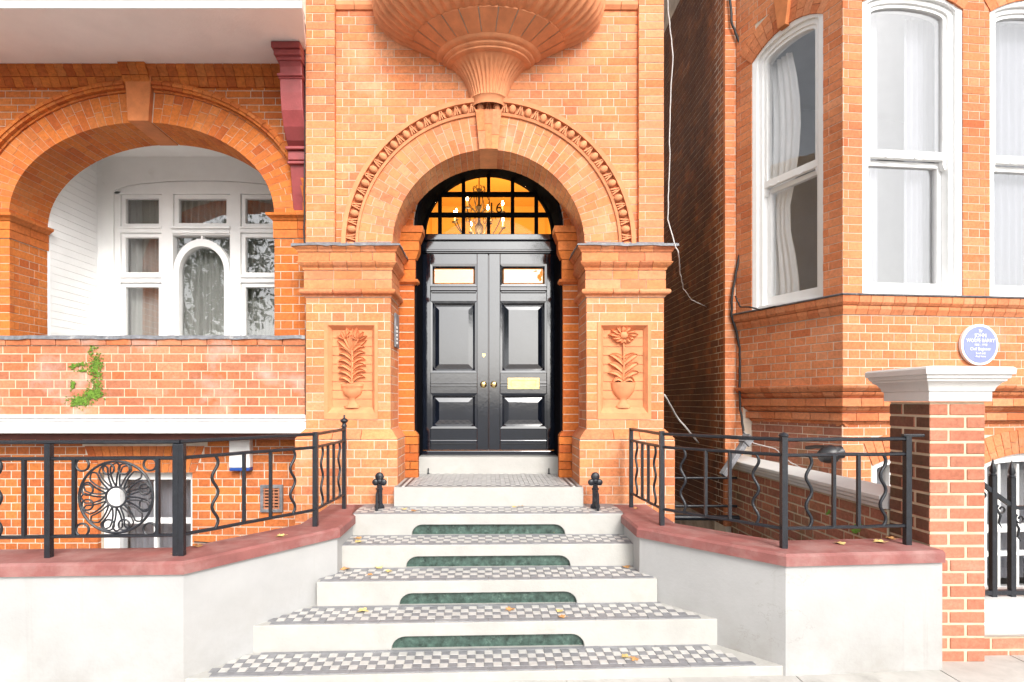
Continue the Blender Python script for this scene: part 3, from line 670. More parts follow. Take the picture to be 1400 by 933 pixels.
def column(x0, x1, side):
    inner = x1 if side < 0 else x0
    cbm = MB().box(x0 + .004, x1 - .004, -.42, -.005, .5, 2.94)
    # recessed panel opening is cut by building the core round it
    pcx = (x0 + x1) / 2 + (.0 if side < 0 else -.0); pw, pz0, pz1 = .236, 1.4480, 1.4480 + 11 * .0785 - .007
    if side < 0: pcx = -1.208
    else: pcx = 1.192
    cbm = MB().box(x0 + .004, pcx - pw, -.42, -.005, .5, 2.94).box(pcx + pw, x1 - .004, -.42, -.005, .5, 2.94).box(pcx - pw, pcx + pw, -.42, -.005, .5, pz0).box(pcx - pw, pcx + pw, -.42, -.005, pz1, 2.94).box(pcx - pw, pcx + pw, -.42, -.06, pz0, pz1)
    c = cbm.build('column', 'mortar', house)
    def spans(a, b):
        if b < pz0 + .012 or a > pz1 - .012: return [(x0, x1)]
        return [(x0, pcx - pw), (pcx + pw, x1)]
    wall(pc, c, 'porch', F0, x0, x1, 1.3695, 2.518, spans, pitch=.0785, zref=1.3695, joint=.0055)
    if side < 0: fi = Fr((x1, 0), (0, 1)); wall(pc, c, 'porch', fi, .056, .42, 1.3695, 2.518, pitch=.0785, zref=1.3695, joint=.0055)
    else: fi = Fr((x0, .42), (0, -1)); wall(pc, c, 'porch', fi, 0, .364, 1.3695, 2.518, pitch=.0785, zref=1.3695, joint=.0055)
    # plinth
    pd = .072
    pl = MB().box(x0 - pd + .004, x1 + pd - .004, -.42, pd - .005, .5, 1.275).build('plinth', 'mortar', c) if False else None
    bs = MB().box(x0 - pd + .004, x1 + pd - .004, -.42, pd - .005, .4, 1.272).build('column_base', 'mortar', house)
    wall(pc, bs, 'porch', F0, x0 - pd, x1 + pd, .72 - .0785 * 7, 1.27, pitch=.0785, zref=.72, joint=.006, n=pd)
    if side < 0: wall(pc, bs, 'porch', Fr((x1 + pd, -pd), (0, 1)), .056, .42 + pd, .72, 1.27, pitch=.0785, zref=.72, joint=.006)
    else: wall(pc, bs, 'porch', Fr((x0 - pd, .42), (0, -1)), 0, .42 + pd - .056, .72, 1.27, pitch=.0785, zref=.72, joint=.006)
    path = [(x0, .42), (x0, 0), (x1, 0), (x1, .42)]
    mould_run(pc, bs, 'porch', path, [(-.03, 1.277), (pd, 1.277), (pd - .004, 1.285), (.03, 1.335), (.004, 1.364), (-.03, 1.364)], .235)
    # capital
    cp = MB().sweep(path, [(-.05, 2.52), (.006, 2.52), (.006, 2.76), (.035, 2.83), (.042, 2.90), (.07, 2.955), (-.05, 2.955)]).build('capital', 'mortar', house)
    mould_run(pc, cp, 'porch', path, [(-.03, 2.523), (.008, 2.523), (.016, 2.540), (.040, 2.548), (.048, 2.562), (.046, 2.578), (.034, 2.588), (-.03, 2.588)], .24)
    mould_run(pc, cp, 'porch', path, [(-.03, 2.594), (.012, 2.594), (.012, 2.672), (-.03, 2.672)], .20, stagger=.3)
    mould_run(pc, cp, 'porch', path, [(-.03, 2.678), (.012, 2.678), (.012, 2.752), (-.03, 2.752)], .225)
    mould_run(pc, cp, 'porch', path, [(-.03, 2.757), (.018, 2.757), (.022, 2.775), (.045, 2.795), (.060, 2.815), (.060, 2.823), (-.03, 2.823)], .12)
    mould_run(pc, cp, 'porch', path, [(-.03, 2.828), (.050, 2.828), (.050, 2.902), (-.03, 2.902)], .21, stagger=.2)
    mould_run(pc, cp, 'porch', path, [(-.03, 2.906), (.058, 2.906), (.064, 2.922), (.082, 2.940), (.086, 2.955), (-.03, 2.955)], .12)
    ld = [Vector((p[0], p[1], 0)) for p in path]; fine = []
    for a, b in zip(ld, ld[1:]):
        k = max(3, int((b - a).length / .05)); fine += [a.lerp(b, q / k) for q in range(k)]
    fine.append(ld[-1])
    mb = MB(); mv = mitres(fine); n = len(fine)
    V = []
    for i in range(n):
        wv = rnd.uniform(-.005, .005); dp = rnd.uniform(-.006, .004)
        for o, z in ((-.30, 2.985 + .02), (.0, 2.984), (.085, 2.972), (.096 + wv, 2.966), (.098 + wv, 2.950 + dp), (.084, 2.954)): V.append(fine[i] + mv[i] * o + Vector((0, 0, z)) if o > -.2 else fine[i] + Vector((0, .0, z)))
    mb.add(V, [(i * 6 + j, (i + 1) * 6 + j, (i + 1) * 6 + j + 1, i * 6 + j + 1) for i in range(n - 1) for j in range(5)])
    mb.build('lead_flashing', 'lead', cp, smooth=50)
    # relief panel
    z0, z1, u0, u1 = pz0, pz1, pcx - pw, pcx + pw
    f_ = MB(); f_.ring([(u0, z0), (u1, z0), (u1, z1), (u0, z1)], [(u0 + .030, z0 + .055), (u1 - .030, z0 + .055), (u1 - .030, z1 - .03), (u0 + .030, z1 - .03)], -.06, .004, n1i=.002)
    f_.ring([(u0 + .030, z0 + .055), (u1 - .030, z0 + .055), (u1 - .030, z1 - .03), (u0 + .030, z1 - .03)], [(u0 + .058, z0 + .105), (u1 - .058, z0 + .105), (u1 - .058, z1 - .062), (u0 + .058, z1 - .062)], -.06, -.002, n1i=-.040)
    pn = f_.build('relief_panel', 'terra', house)
    gz = [z0 + .10 + (z1 - .06 - z0 - .10) * k / 9 for k in range(10)]
    for k in range(9):
        for q in range(2): put_brick(pc, pn, 'terra', F0, u0 + .055 + q * (u1 - u0 - .11) / 2 + .002, u0 + .055 + (q + 1) * (u1 - u0 - .11) / 2 - .002, gz[k] + .0015, gz[k + 1] - .0015, -.046, .012, 'panel_tile', jit=.0003)
    rf = MB(); cz = z0 + .10; nb = -.047
    # urn (half lathe)
    up = [(.068, 0), (.070, .014), (.045, .03), (.026, .055), (.024, .075), (.04, .09), (.075, .115), (.085, .15), (.085, .175), (.095, .18), (.095, .20), (.06, .205)]
    if side > 0: up = [(.060, 0), (.063, .014), (.045, .03), (.028, .06), (.03, .075), (.06, .095), (.088, .135), (.10, .175), (.105, .215), (.098, .215)]
    up = [(r_ * 1.05, z * 1.05) for r_, z in up]
    rf.lathe((pcx, -nb, cz), up, 20, PI, 2 * PI, 1, .55)
    zs = cz + .205
    rf.tube([F0(pcx, nb + .012, zs), F0(pcx + .004, nb + .018, zs + .2), F0(pcx, nb + .02, zs + .37)], [.010, .009, .008], 8)
    if side < 0:
        for s in (-1, 1):
            for k in range(6):
                zz = zs + .012 + k * .052 + (.012 if s > 0 else 0); ln = .125 - .004 * abs(k - 2)
                leaf_relief(rf, F0, ((pcx, zz), (pcx + s * ln * .52, zz + .085), (pcx + s * ln, zz + .040 + .010 * (k > 3))), .016, .040, nb)
            for k, (ex, ez, bx, bz) in enumerate(((.13, .40, .05, .36), (.10, .475, .03, .40), (.05, .52, .015, .43))):
                leaf_relief(rf, F0, ((pcx, zs + .29), (pcx + s * bx, zs + bz - .01), (pcx + s * ex, zs + ez - .005)), .019, .044, nb)
        leaf_relief(rf, F0, ((pcx, zs + .30), (pcx - .01, zs + .42), (pcx + .01, zs + .50)), .02, .046, nb)
        for k in range(5):
            a = PI * (.15 + .7 * k / 4); leaf_relief(rf, F0, ((pcx - .05, zs + .40), (pcx - .05 + .03 * math.cos(a), zs + .40 + .03 * math.sin(a)), (pcx - .05 + .085 * math.cos(a), zs + .40 + .085 * math.sin(a))), .012, .05, nb)
            leaf_relief(rf, F0, ((pcx + .06, zs + .395), (pcx + .06 + .03 * math.cos(a), zs + .395 + .03 * math.sin(a)), (pcx + .06 + .08 * math.cos(a), zs + .395 + .08 * math.sin(a))), .012, .05, nb)
    else:
        for s in (-1, 1):
            for k, (zz, ln, rise, wd_) in enumerate(((.02, .10, -.005, .022), (.05, .135, .055, .026), (.11, .13, .08, .028), (.18, .125, .085, .026))):
                leaf_relief(rf, F0, ((pcx, zs + zz), (pcx + s * ln * .5, zs + zz + (.085 if k else .075)), (pcx + s * ln, zs + zz + rise)), wd_, .042, nb)
            leaf_relief(rf, F0, ((pcx, zs + .24), (pcx + s * .05, zs + .27), (pcx + s * .10, zs + .28)), .016, .035, nb)
        for k in range(13):
            a = 2 * PI * k / 13 + .1; fz = zs + .435; e = 1.0 if math.sin(a) > -.3 else .8
            leaf_relief(rf, F0, ((pcx + .02 * math.cos(a), fz + .02 * math.sin(a)), (pcx + .07 * math.cos(a + .1), fz + .055 * math.sin(a + .1)), (pcx + .132 * e * math.cos(a), fz + .088 * e * math.sin(a))), .020, .046, nb)
        rf.ball(F0(pcx, nb + .034, zs + .435), .036, 12, 8, (1, .6, .9))
    rf.build('relief_carving', 'terra', pn, smooth=50)
column(XL, -XI, -1); column(XI, XRr, 1)
# inner piers, arch and door lining
IW = .718
iw = MB().prism([(-1.0, .6), (-IW, .6)] + [(-IW, 3.28)] + arcpts(0, 3.28, IW, IW, PI, 0, 30)[1:-1] + [(IW, 3.28), (IW, .6), (1.0, .6), (1.0, 5.0), (-1.0, 5.0)], -.98, -.425).build('inner_wall', 'mortar', house)
voussoirs(pc, iw, 'arch_l', F0, 0, 3.28, IW, IW, .16, 0, PI, 34, -.42, -.46, [[.5], [.99]][:1], .005)
for s in (-1, 1):
    ip = MB().box(min(s * .714, s * .86), max(s * .714, s * .86), -.49, -.424, .8, 3.25).build('inner_pier', 'mortar', house)
    a, b = (-.86, -.710) if s < 0 else (.710, .86)
    wall(pc, ip, 'arch_l', F0, a, b, 1.33, 2.715, pitch=.0785, zref=1.33, joint=.007, n=-.418, bond='stretcher')
    wall(pc, ip, 'arch_l', F0, a - (.0 if s < 0 else .04), b + (.04 if s < 0 else 0), .885, 1.27, pitch=.0785, zref=.885, joint=.007, n=-.378, bond='stretcher', d=.09)
    path = [(-.862, .418), (-.710, .418), (-.710, .50)] if s < 0 else [(.710, .50), (.710, .418), (.862, .418)]
    for prof in ([(-.03, 1.277), (.04, 1.277), (.012, 1.325), (-.03, 1.325)], [(-.03, 2.72), (.01, 2.72), (.04, 2.74), (.04, 2.765), (-.03, 2.765)], [(-.03, 2.77), (.012, 2.77), (.012, 2.86), (-.03, 2.86)], [(-.03, 2.865), (.012, 2.865), (.012, 2.955), (-.03, 2.955)],
                 [(-.03, 2.96), (.018, 2.96), (.05, 3.03), (-.03, 3.03)], [(-.03, 3.035), (.052, 3.035), (.052, 3.12), (-.03, 3.12)], [(-.03, 3.125), (.058, 3.125), (.085, 3.19), (-.03, 3.19)], [(-.03, 3.195), (.092, 3.195), (.092, 3.255), (-.03, 3.255)]):
        mould_run(pc, ip, 'arch_l', path, prof, .2)
pc.finish()
# door frame and fanlight
NDR = -.90
df = MB().ring([(-.716, 1.06), (-.716, 3.28)] + arcpts(0, 3.28, .716, .716, PI, 0, 30)[1:-1] + [(.716, 3.28), (.716, 1.06)], [(-.690, 1.06), (-.690, 3.28)] + arcpts(0, 3.28, .690, .690, PI, 0, 30)[1:-1] + [(.690, 3.28), (.690, 1.06)], -.975, -.455, closed=False).build('door_frame', 'black2', house)
MB().box(-.69, .69, -.97, -.885, 3.146, 3.30).box(-.69, .69, -.884, -.850, 3.275, 3.338).box(-.69, .69, -.884, -.868, 3.160, 3.185).build('transom', 'black', df, bevel=.006)
MB().box(-.69, .69, -.97, -.83, 1.052, 1.098).build('sill_bar', 'black', df, bevel=.006)
MB().box(-.716, .716, -1.0, -.67, .70, 1.050).build('threshold', 'stone', house, bevel=.006)
GR, GZ = .655, 3.338
fl = MB().ring([(-.69, GZ - .0)] + arcpts(0, 3.28, .6895, .6895, PI - .05, .05, 40) + [(.69, GZ)], [(-GR, GZ)] + arcpts(0, GZ, GR, GR * .965, PI - .02, .02, 40) + [(GR, GZ)], -.95, NDR + .02, closed=False).build('fanlight', 'black2', house)
bw = .0185
HB = [3.553, 3.767]; VB = [(-.508, GZ, 3.767), (-.262, GZ, 4.0), (0, GZ, HB[0]), (0, HB[1], 4.0), (.250, GZ, 4.0), (.498, GZ, 3.767)]
zc_ = lambda x: GZ + GR * .965 * math.sqrt(max(0, 1 - (x / GR) ** 2))
xc_ = lambda z: GR * math.sqrt(max(0, 1 - ((z - GZ) / (GR * .965)) ** 2))
for z in HB: MB().box(-xc_(z) - .01, xc_(z) + .01, -.945, NDR + .012, z - bw, z + bw).build('glazing_bar', 'black2', fl)
for x, a, b in VB: MB().box(x - bw, x + bw, -.944, NDR + .010, a, min(b, zc_(x) + .01)).build('glazing_bar', 'black2', fl)
rowsF = [(GZ, HB[0], [-GR, -.508, -.262, 0, .250, .498, GR]), (HB[0], HB[1], [-GR, -.508, -.262, .250, .498, GR]), (HB[1], 4.0, [-GR, -.262, 0, .250, GR])]
for a, b, xs in rowsF:
    for x0, x1 in zip(xs, xs[1:]):
        m = max(abs(xc_(a)), .01); q0, q1 = max(x0, -m), min(x1, m)
        if q1 - q0 < .02: continue
        top = [(q1 + (q0 - q1) * k / 8, min(b, max(a + .002, zc_(q1 + (q0 - q1) * k / 8)))) for k in range(9)]
        MB().prism([(q0, a), (q1, a)] + top, -.926, -.922).build('pane', 'glass_fan', fl)
# double doors
def door(s):
    hx0, hx1 = (-.688, -.003) if s < 0 else (.003, .688)
    mir = lambda a, b: (min(s * a, s * b), max(s * a, s * b))
    zb, zt = 1.100, 3.145
    body = MB().box(hx0, hx1, -.955, NDR - .034, zb, 2.78).box(hx0, hx1, -.955, NDR - .034, 3.04, zt)
    for a, b in (((.003, .12)), ((.60, .688))): q = mir(a, b); body.box(q[0], q[1], -.955, NDR - .034, 2.78, 3.04)
    d = body.build('door', 'black', house)
    for a, b in ((.003, .120), (.605, .688)): q = mir(a, b); MB().box(q[0], q[1], NDR - .034, NDR, zb, zt).build('stile', 'black', d, bevel=.004)
    q = mir(.120, .605)
    for z0, z1 in ((zb, 1.325), (1.690, 1.905), (2.650, 2.805), (3.035, zt)): MB().box(q[0], q[1], NDR - .034, NDR - .001, z0, z1).build('rail', 'black', d, bevel=.004)
    def mold(z0, z1, nm='moulding'):
        o = [(q[0], z0), (q[1], z0), (q[1], z1), (q[0], z1)]; i_ = [(q[0] + .022, z0 + .022), (q[1] - .022, z0 + .022), (q[1] - .022, z1 - .022), (q[0] + .022, z1 - .022)]; i2 = [(q[0] + .04, z0 + .04), (q[1] - .04, z0 + .04), (q[1] - .04, z1 - .04), (q[0] + .04, z1 - .04)]
        MB().ring(o, i_, NDR - .036, NDR + .012, n1i=NDR + .010).ring(i_, i2, NDR - .036, NDR + .004, n1i=NDR - .022).build(nm, 'black', d)
        return i2
    for z0, z1 in ((1.325, 1.690), (1.905, 2.650)):
        i2 = mold(z0, z1); e = .05
        o = i2; i_ = [(i2[0][0] + e, i2[0][1] + e), (i2[1][0] - e, i2[1][1] + e), (i2[2][0] - e, i2[2][1] - e), (i2[3][0] + e, i2[3][1] - e)]
        pm = MB().ring(o, i_, NDR - .036, NDR - .024, n1i=NDR - .008); k = len(pm.v)
        pm.add([F0(u, NDR - .008, z) for u, z in i_], [(0, 1, 2, 3)]); pm.build('panel', 'black', d)
    z0, z1 = 2.805, 3.035
    i2 = mold(z0, z1, 'pane_moulding')
    MB().prism(i2, NDR - .040, NDR - .036).build('pane', 'glass', d)
    MB().box(q[0] + .0, q[1] - .0, NDR - .001, NDR + .035, 2.755, 2.785).box(q[0] + .01, q[1] - .01, NDR - .001, NDR + .02, 2.735, 2.754).build('pane_ledge', 'black', d, bevel=.005)
    for z in (1.768, 1.800): MB().box(q[0], q[1], NDR - .001, NDR + .010, z - .010, z + .010).build('bead', 'black', d, bevel=.004)
    MB().box(q[0], q[1] , NDR - .001, NDR + .016, 1.165, 1.205).build('weather_bead', 'black', d, bevel=.006)
    kx = s * .054
    if s > 0: MB().box(-.014, .016, -.956, NDR - .030, 1.10, zt).build('astragal', 'black', d)
    MB().lathe((0, 0, 0), [(.036, 0), (.036, .006), (.03, .010), (.014, .016), (.012, .03), (.026, .036), (.033, .048), (.030, .060), (.018, .067), (.001, .069)], 20)
    kb = MB(); kb.lathe((0, 0, 0), [(.036, 0), (.036, .006), (.03, .010), (.014, .016), (.012, .03), (.026, .036), (.033, .048), (.030, .060), (.018, .067), (.001, .069)], 20)
    kb.v = [F0(kx + v.x, NDR + v.z, 1.783 + v.y) for v in kb.v]; kb.build('door_knob', 'brass', d, smooth=50)
    if s > 0:
        lp = MB().ring([(.196, 1.735), (.530, 1.735), (.530, 1.852), (.196, 1.852)], [(.235, 1.762), (.490, 1.762), (.490, 1.825), (.235, 1.825)], NDR + .010, NDR + .020).build('letter_plate', 'brass', d, bevel=.002)
        MB().box(.236, .489, NDR + .010, NDR + .015, 1.763, 1.824).build('flap', 'brass', lp)
    else:
        MB().prism([(-.066, 2.085), (-.050, 2.062), (-.034, 2.085), (-.034, 2.105), (-.066, 2.105)], NDR, NDR + .006).build('keyhole_cover', 'brass', d)
        MB().box(-.056, -.044, NDR, NDR + .006, 2.13, 2.30).build('lock_strip', 'black', d)
door(-1); door(1)
# number on the fanlight, drawn as lettering
def text(body, size, fr, u, n, z, mat_, parent, depth=.002, name='lettering', align='CENTER', squeeze=1.):
    cu = bpy.data.curves.new(name, 'FONT'); cu.body = body; cu.size = size; cu.align_x = align; cu.extrude = depth; cu.resolution_u = 3
    ob = bpy.data.objects.new(name, cu); col.objects.link(ob)
    dg = bpy.context.evaluated_depsgraph_get(); me = bpy.data.meshes.new_from_object(ob.evaluated_get(dg)); bpy.data.objects.remove(ob)
    for v in me.vertices:
        q = v.co.copy(); v.co = fr.u * (q.x * squeeze) + Vector((0, 0, q.y)) + fr.n * q.z
    me.materials.clear(); me.materials.append(M[mat_])
    o = bpy.data.objects.new(name, me); o.location = fr(u, n, z); link(o, parent); WL[o.name] = o.location.copy(); return o
text('16', .155, F0, .07, -.918, 3.578, 'dark', fl, name='house_number')
# hall behind the doors
hm = MB(); hx, hy0, hy1, hz0, hz1 = .97, .99, 4.6, 1.05, 4.95
hm.add([(-hx, hy0, hz0), (hx, hy0, hz0), (hx, hy1, hz0), (-hx, hy1, hz0), (-hx, hy0, hz1), (hx, hy0, hz1), (hx, hy1, hz1), (-hx, hy1, hz1)], [(0, 1, 2, 3), (4, 7, 6, 5), (0, 3, 7, 4), (1, 5, 6, 2), (3, 2, 6, 7)])
hl = hm.build('hall', 'hall', house)
MB().box(-.96, .96, -4.595, -4.56, 3.05, 3.12).box(-.968, -.94, -4.55, -1.0, 3.05, 3.12).box(.94, .968, -4.55, -1.0, 3.05, 3.12).build('picture_rail', 'hall', hl)
# ------------------------------------------------------------------ chandelier in the hall
chY = 2.45; cc = P(655, 300, chY); cc.x = P(655, 300, chY).x
ch = empty('chandelier', (cc.x, chY, cc.z), 'dark bronze chandelier with lit candle bulbs seen through the fanlight', 'chandelier')
MB().lathe((cc.x, chY, cc.z), [(.001, -.30), (.03, -.27), (.012, -.22), (.05, -.17), (.06, -.10), (.02, -.04), (.018, .12), (.04, .16), (.016, .2), (.016, .36), (.03, .38), (.001, .42)], 16).build('stem', 'bronze', ch, smooth=40)
MB().tube([(cc.x, chY, cc.z + .40), (cc.x, chY, 4.95)], .008, 6).build('chain', 'bronze', ch)
for k in range(8):
    a = 2 * PI * k / 8 + .35; r_ = .34; d = Vector((math.cos(a), math.sin(a), 0)); c = Vector((cc.x, chY, cc.z)); up = Vector((0, 0, 1)); hz = .06 if k % 2 else -.06
    pts = [c + d * (r_ * t) + up * (-.16 - .10 * math.sin(PI * t * 1.05) + (hz + .12) * t ** 3) for t in [q / 12 for q in range(13)]]
    arm = MB().tube(pts, .008, 6).build('arm', 'bronze', ch, smooth=50)
    e = pts[-1]
    sc = []
    for q in range(26):
        t = q / 25 * 2.2 * PI; rr = .07 * (1 - q / 32); sc.append(c + d * (.17 + rr * math.cos(t)) + up * (.0 + rr * math.sin(t) + .02))
    MB().tube(sc, .0055, 5).build('scroll', 'bronze', arm, smooth=50)
    sc = [c + d * (.05 + .10 * math.sin(PI * q / 14)) + up * (.1 + .26 * q / 14) for q in range(15)] + [c + d * (.05 + .035 * math.sin(t)) + up * (.395 - .035 * math.cos(t) ) for t in [PI * q / 6 for q in range(7)]]
    MB().tube(sc, .0055, 5).build('crown_scroll', 'bronze', arm, smooth=50)
    MB().lathe(e, [(.002, -.01), (.03, .0), (.036, .012), (.012, .014)], 12).build('drip_pan', 'bronze', arm, smooth=40)
    MB().lathe(e + up * .01, [(.011, 0), (.011, .085)], 10).build('candle', 'candle', arm, smooth=40)
    MB().lathe(e + up * .095, [(.004, 0), (.015, .02), (.012, .04), (.001, .065)], 10).build('bulb', 'bulb', arm, smooth=True)
pl_ = bpy.data.lights.new('chandelier_light', 'POINT'); pl_.energy = 105; pl_.color = (1, .80, .42); pl_.shadow_soft_size = .25
plo = bpy.data.objects.new('chandelier_light', pl_); col.objects.link(plo); plo.location = (cc.x, chY - .1, cc.z - .35)
# ================================================================== the house with the loggia (left)
lh = empty('brick_house', (-3.2, .3, 0), 'orange brick house with arched white loggia and balcony above', 'house')
pl2 = Pieces(lh)
YW = .30; FL = Fr((0, YW), (1, 0))
LX0, LX1 = -8.0, XL + .10
ACX, AZ2, AA, AB = -3.233, 3.35, 1.235, .856
zt2 = 5.6
# arch wall: front core with opening down to the loggia floor
LF = 1.50
core = [(LX0, LF - .2), (ACX - AA - .006, LF - .2)] + arcpts(ACX, AZ2, AA + .006, AB + .006, PI, 0, 48) + [(ACX + AA + .006, LF - .2), (LX1, LF - .2), (LX1, zt2), (LX0, zt2)]
lw = MB().prism(core, -.45, -.006, FL).build('wall', 'mortar', lh)
wall(pl2, lw, 'arch_l', FL, -5.6, LX1 - .05, AZ2 - .03, 4.535, arch_spans(ACX, AZ2, AA + .33, AB + .33, 0, -5.6, LX1 - .05, 0), pitch=.066, zref=AZ2 - .03, joint=.006)
for a, b in ((-5.6, ACX - AA), (ACX + AA, LX1 - .05)):
    wall(pl2, lw, 'arch_l', FL, a, b, LF, AZ2 - .222, pitch=.0765, zref=AZ2 - .222 - .0765 * 22, joint=.006, bond='english')
# pier inner (reveal) faces: left pier faces +X
fi = Fr((ACX - AA, YW), (0, 1)); wall(pl2, lw, 'arch_l', fi, .056, .45, LF, AZ2 - .222, pitch=.0765, zref=AZ2 - .222 - .0765 * 22, joint=.006, bond='english')
# imposts
for path in ([(-5.6, YW), (ACX - AA, YW), (ACX - AA, YW + .45)], [(ACX + AA, YW + .45), (ACX + AA, YW), (LX1 - .05, YW)]):
    for prof in ([(-.03, AZ2 - .22), (.008, AZ2 - .22), (.008, AZ2 - .145), (-.03, AZ2 - .145)], [(-.03, AZ2 - .14), (.010, AZ2 - .14), (.010, AZ2 - .066), (-.03, AZ2 - .066)], [(-.03, AZ2 - .061), (.014, AZ2 - .061), (.03, AZ2 - .04), (.058, AZ2 - .022), (.062, AZ2), (-.03, AZ2)]):
        mould_run(pl2, lw, 'arch_l', path, prof, .225)
# voussoirs and roll moulding
la = MB().ring(arcpts(ACX, AZ2, AA + .37, AB + .37, PI, 0, 72), arcpts(ACX, AZ2, AA + .0025, AB + .0025, PI, 0, 72), -.44, .0032, FL, closed=False).build('arch', 'mortar', lh)
kk = .082
sp2 = [[.40], [.72], [.28, .66], [.5]]; sf2 = [[-.12, -.30], [-.20, -.36], [-.07, -.25]]
for a, b in ((0, PI / 2 - kk), (PI / 2 + kk, PI)):
    voussoirs(pl2, la, 'arch_l', FL, ACX, AZ2, AA, AB, .272, a, b, 24, .006, -.447, sp2, .0045, soffit=sf2)
    voussoirs(pl2, la, 'arch_l', FL, ACX, AZ2, AA + .275, AB + .275, .020, a, b, 24, .024, -.03, [[]], .005, kind='moulded_brick')
    voussoirs(pl2, la, 'arch_l', FL, ACX, AZ2, AA + .296, AB + .296, .026, a, b, 24, .058, -.03, [[]], .005, kind='moulded_brick')
    voussoirs(pl2, la, 'arch_l', FL, ACX, AZ2, AA + .322, AB + .322, .028, a, b, 24, .072, -.03, [[]], .005, kind='moulded_brick')
    voussoirs(pl2, la, 'arch_l', FL, ACX, AZ2, AA + .350, AB + .350, .020, a, b, 24, .056, -.03, [[]], .005, kind='moulded_brick')
kst = MB().prism([ell(ACX, AZ2, AA - .01, AB - .01, PI / 2 + s * .077) for s in (1, -1)] + [ell(ACX, AZ2, AA + .47, AB + .47, PI / 2 + s * .075) for s in (-1, 1)], -.44, .060, FL).build('keystone', 'terra_dk', lh, bevel=.006)
# cornice
for prof in ([(-.03, 4.53), (.012, 4.53), (.025, 4.545), (.040, 4.58), (.055, 4.60), (-.03, 4.60)], [(-.03, 4.605), (.058, 4.605), (.07, 4.63), (.10, 4.655), (.11, 4.69), (-.03, 4.69)]):
    mould_run(pl2, lw, 'arch_l', [(-5.6, YW), (ACX - .14, YW)], prof, .085); mould_run(pl2, lw, 'arch_l', [(ACX + .11, YW), (LX1 - .05, YW)], prof, .085)
    mould_run(pl2, lw, 'arch_l', [(ACX - .137, YW - .03), (ACX + .107, YW - .03)], prof, .085)
# balcony slab over the arch
sl = MB().plan([(LX0, .2), (LX0, -.52), (-1.462, -.52), (-1.60, -.012), (-1.615, -.012), (-1.615, .2)], 4.692, 4.79).build('balcony_soffit', 'soffit', lh)
MB().sweep([(LX0, -.525), (-1.455, -.525)], [(0, 4.70), (.006, 4.672), (.022, 4.672), (.025, 4.72), (.04, 4.735), (.04, 4.79), (.06, 4.80), (.06, 4.86), (0, 4.86)]).build('fascia', 'white', lh)
# red scroll bracket
bx0, bx1 = -1.838, -1.628
fb = Fr((bx0, YW), (0, -1))
def prof_path(pts): return pts
side_poly = [(0, 4.690), (.40, 4.690), (.395, 4.60), (.37, 4.56), (.345, 4.52), (.34, 4.40), (.335, 4.30), (.31, 4.16), (.26, 4.04), (.19, 3.95), (.12, 3.90), (.10, 3.80), (.075, 3.68), (.04, 3.52), (0, 3.36)]
mbk = MB(); k = len(side_poly)
V = [(x, YW - o, z) for x in (bx0 + .02, bx1) for o, z in side_poly]
mbk.add(V, [list(range(k)), list(range(2 * k - 1, k - 1, -1))] + [(i, (i + 1) % k, k + (i + 1) % k, k + i) for i in range(k)])
br = mbk.build('scroll_bracket', 'redpaint', lh, bevel=.006)
for o0, o1, z0, z1, ex in ((0, .43, 4.635, 4.688, .045), (0, .41, 4.585, 4.634, .030), (0, .385, 4.555, 4.584, .016), (0, .365, 4.43, 4.455, .018), (0, .352, 4.415, 4.429, .010), (0, .165, 3.885, 3.915, .020), (0, .135, 3.80, 3.884, .006), (0, .125, 3.77, 3.799, .016)):
    MB().box(bx0 + .02 - ex, bx1 + min(ex, .012), -YW, -YW + o1, z0, z1).build('bracket_moulding', 'redpaint', br, bevel=.007)
# loggia room
lg = MB(); x0, x1, y0, y1, z0, z1 = ACX - AA, -1.72, YW + .45, 1.50, LF, 4.40
lg.add([(x0, y0 + .001, z0), (x1, y0 + .001, z0), (x1, y1, z0), (x0, y1, z0), (x0, y0 + .001, z1), (x1, y0 + .001, z1), (x1, y1, z1), (x0, y1, z1)], [(0, 1, 2, 3), (4, 7, 6, 5), (0, 3, 7, 4), (1, 5, 6, 2)]).build('loggia_lining', 'whitebrick', lh)
FW = Fr((0, 1.45), (1, 0))
wx0, wx1, wz0, wz1 = -4.28, -2.28, 1.75, 4.06
bwl = MB().prism([(x0 - .01, LF), (wx0, LF), (wx0, wz1 - .06)] + arcpts((wx0 + wx1) / 2, wz1 - .06, 1.0, .13, PI, 0, 16)[1:-1] + [(wx1, wz1 - .06), (wx1, LF), (x1 + .01, LF), (x1 + .01, z1), (x0 - .01, z1)], -.12, 0, FW).build('loggia_back_wall', 'whitebrick', lh)
for k in range(36):                  # painted brick courses, low relief
    zz = LF + .04 + k * .0765
    if zz < z1: MB().box(x0 + .001, x0 + .007, -.045, .69, zz, zz + .073, FW).build('painted_course', 'whitebrick', bwl) if zz < 4.3 else None
win = MB()
win.box(wx0 + .002, wx0 + .07, -.10, -.012, wz0, wz1 - .05, FW).box(wx1 - .07, wx1 - .002, -.10, -.012, wz0, wz1 - .05, FW)
win.prism([(wx0 + .002, 3.98), (wx1 - .002, 3.98), (wx1 - .002, wz1 - .06)] + arcpts((wx0 + wx1) / 2, wz1 - .06, .996, .125, 0, PI, 16)[1:-1] + [(wx0 + .002, wz1 - .06)], -.10, -.012, FW)
cols = [(-4.18, -3.77), (-3.57, -2.99), (-2.80, -2.38)]
for a, b in ((-3.735, -3.605), (-2.955, -2.835)): win.box(a, b, -.10, -.004, wz0, 3.98, FW)
wf = win.build('loggia_window', 'white', lh, bevel=.004)
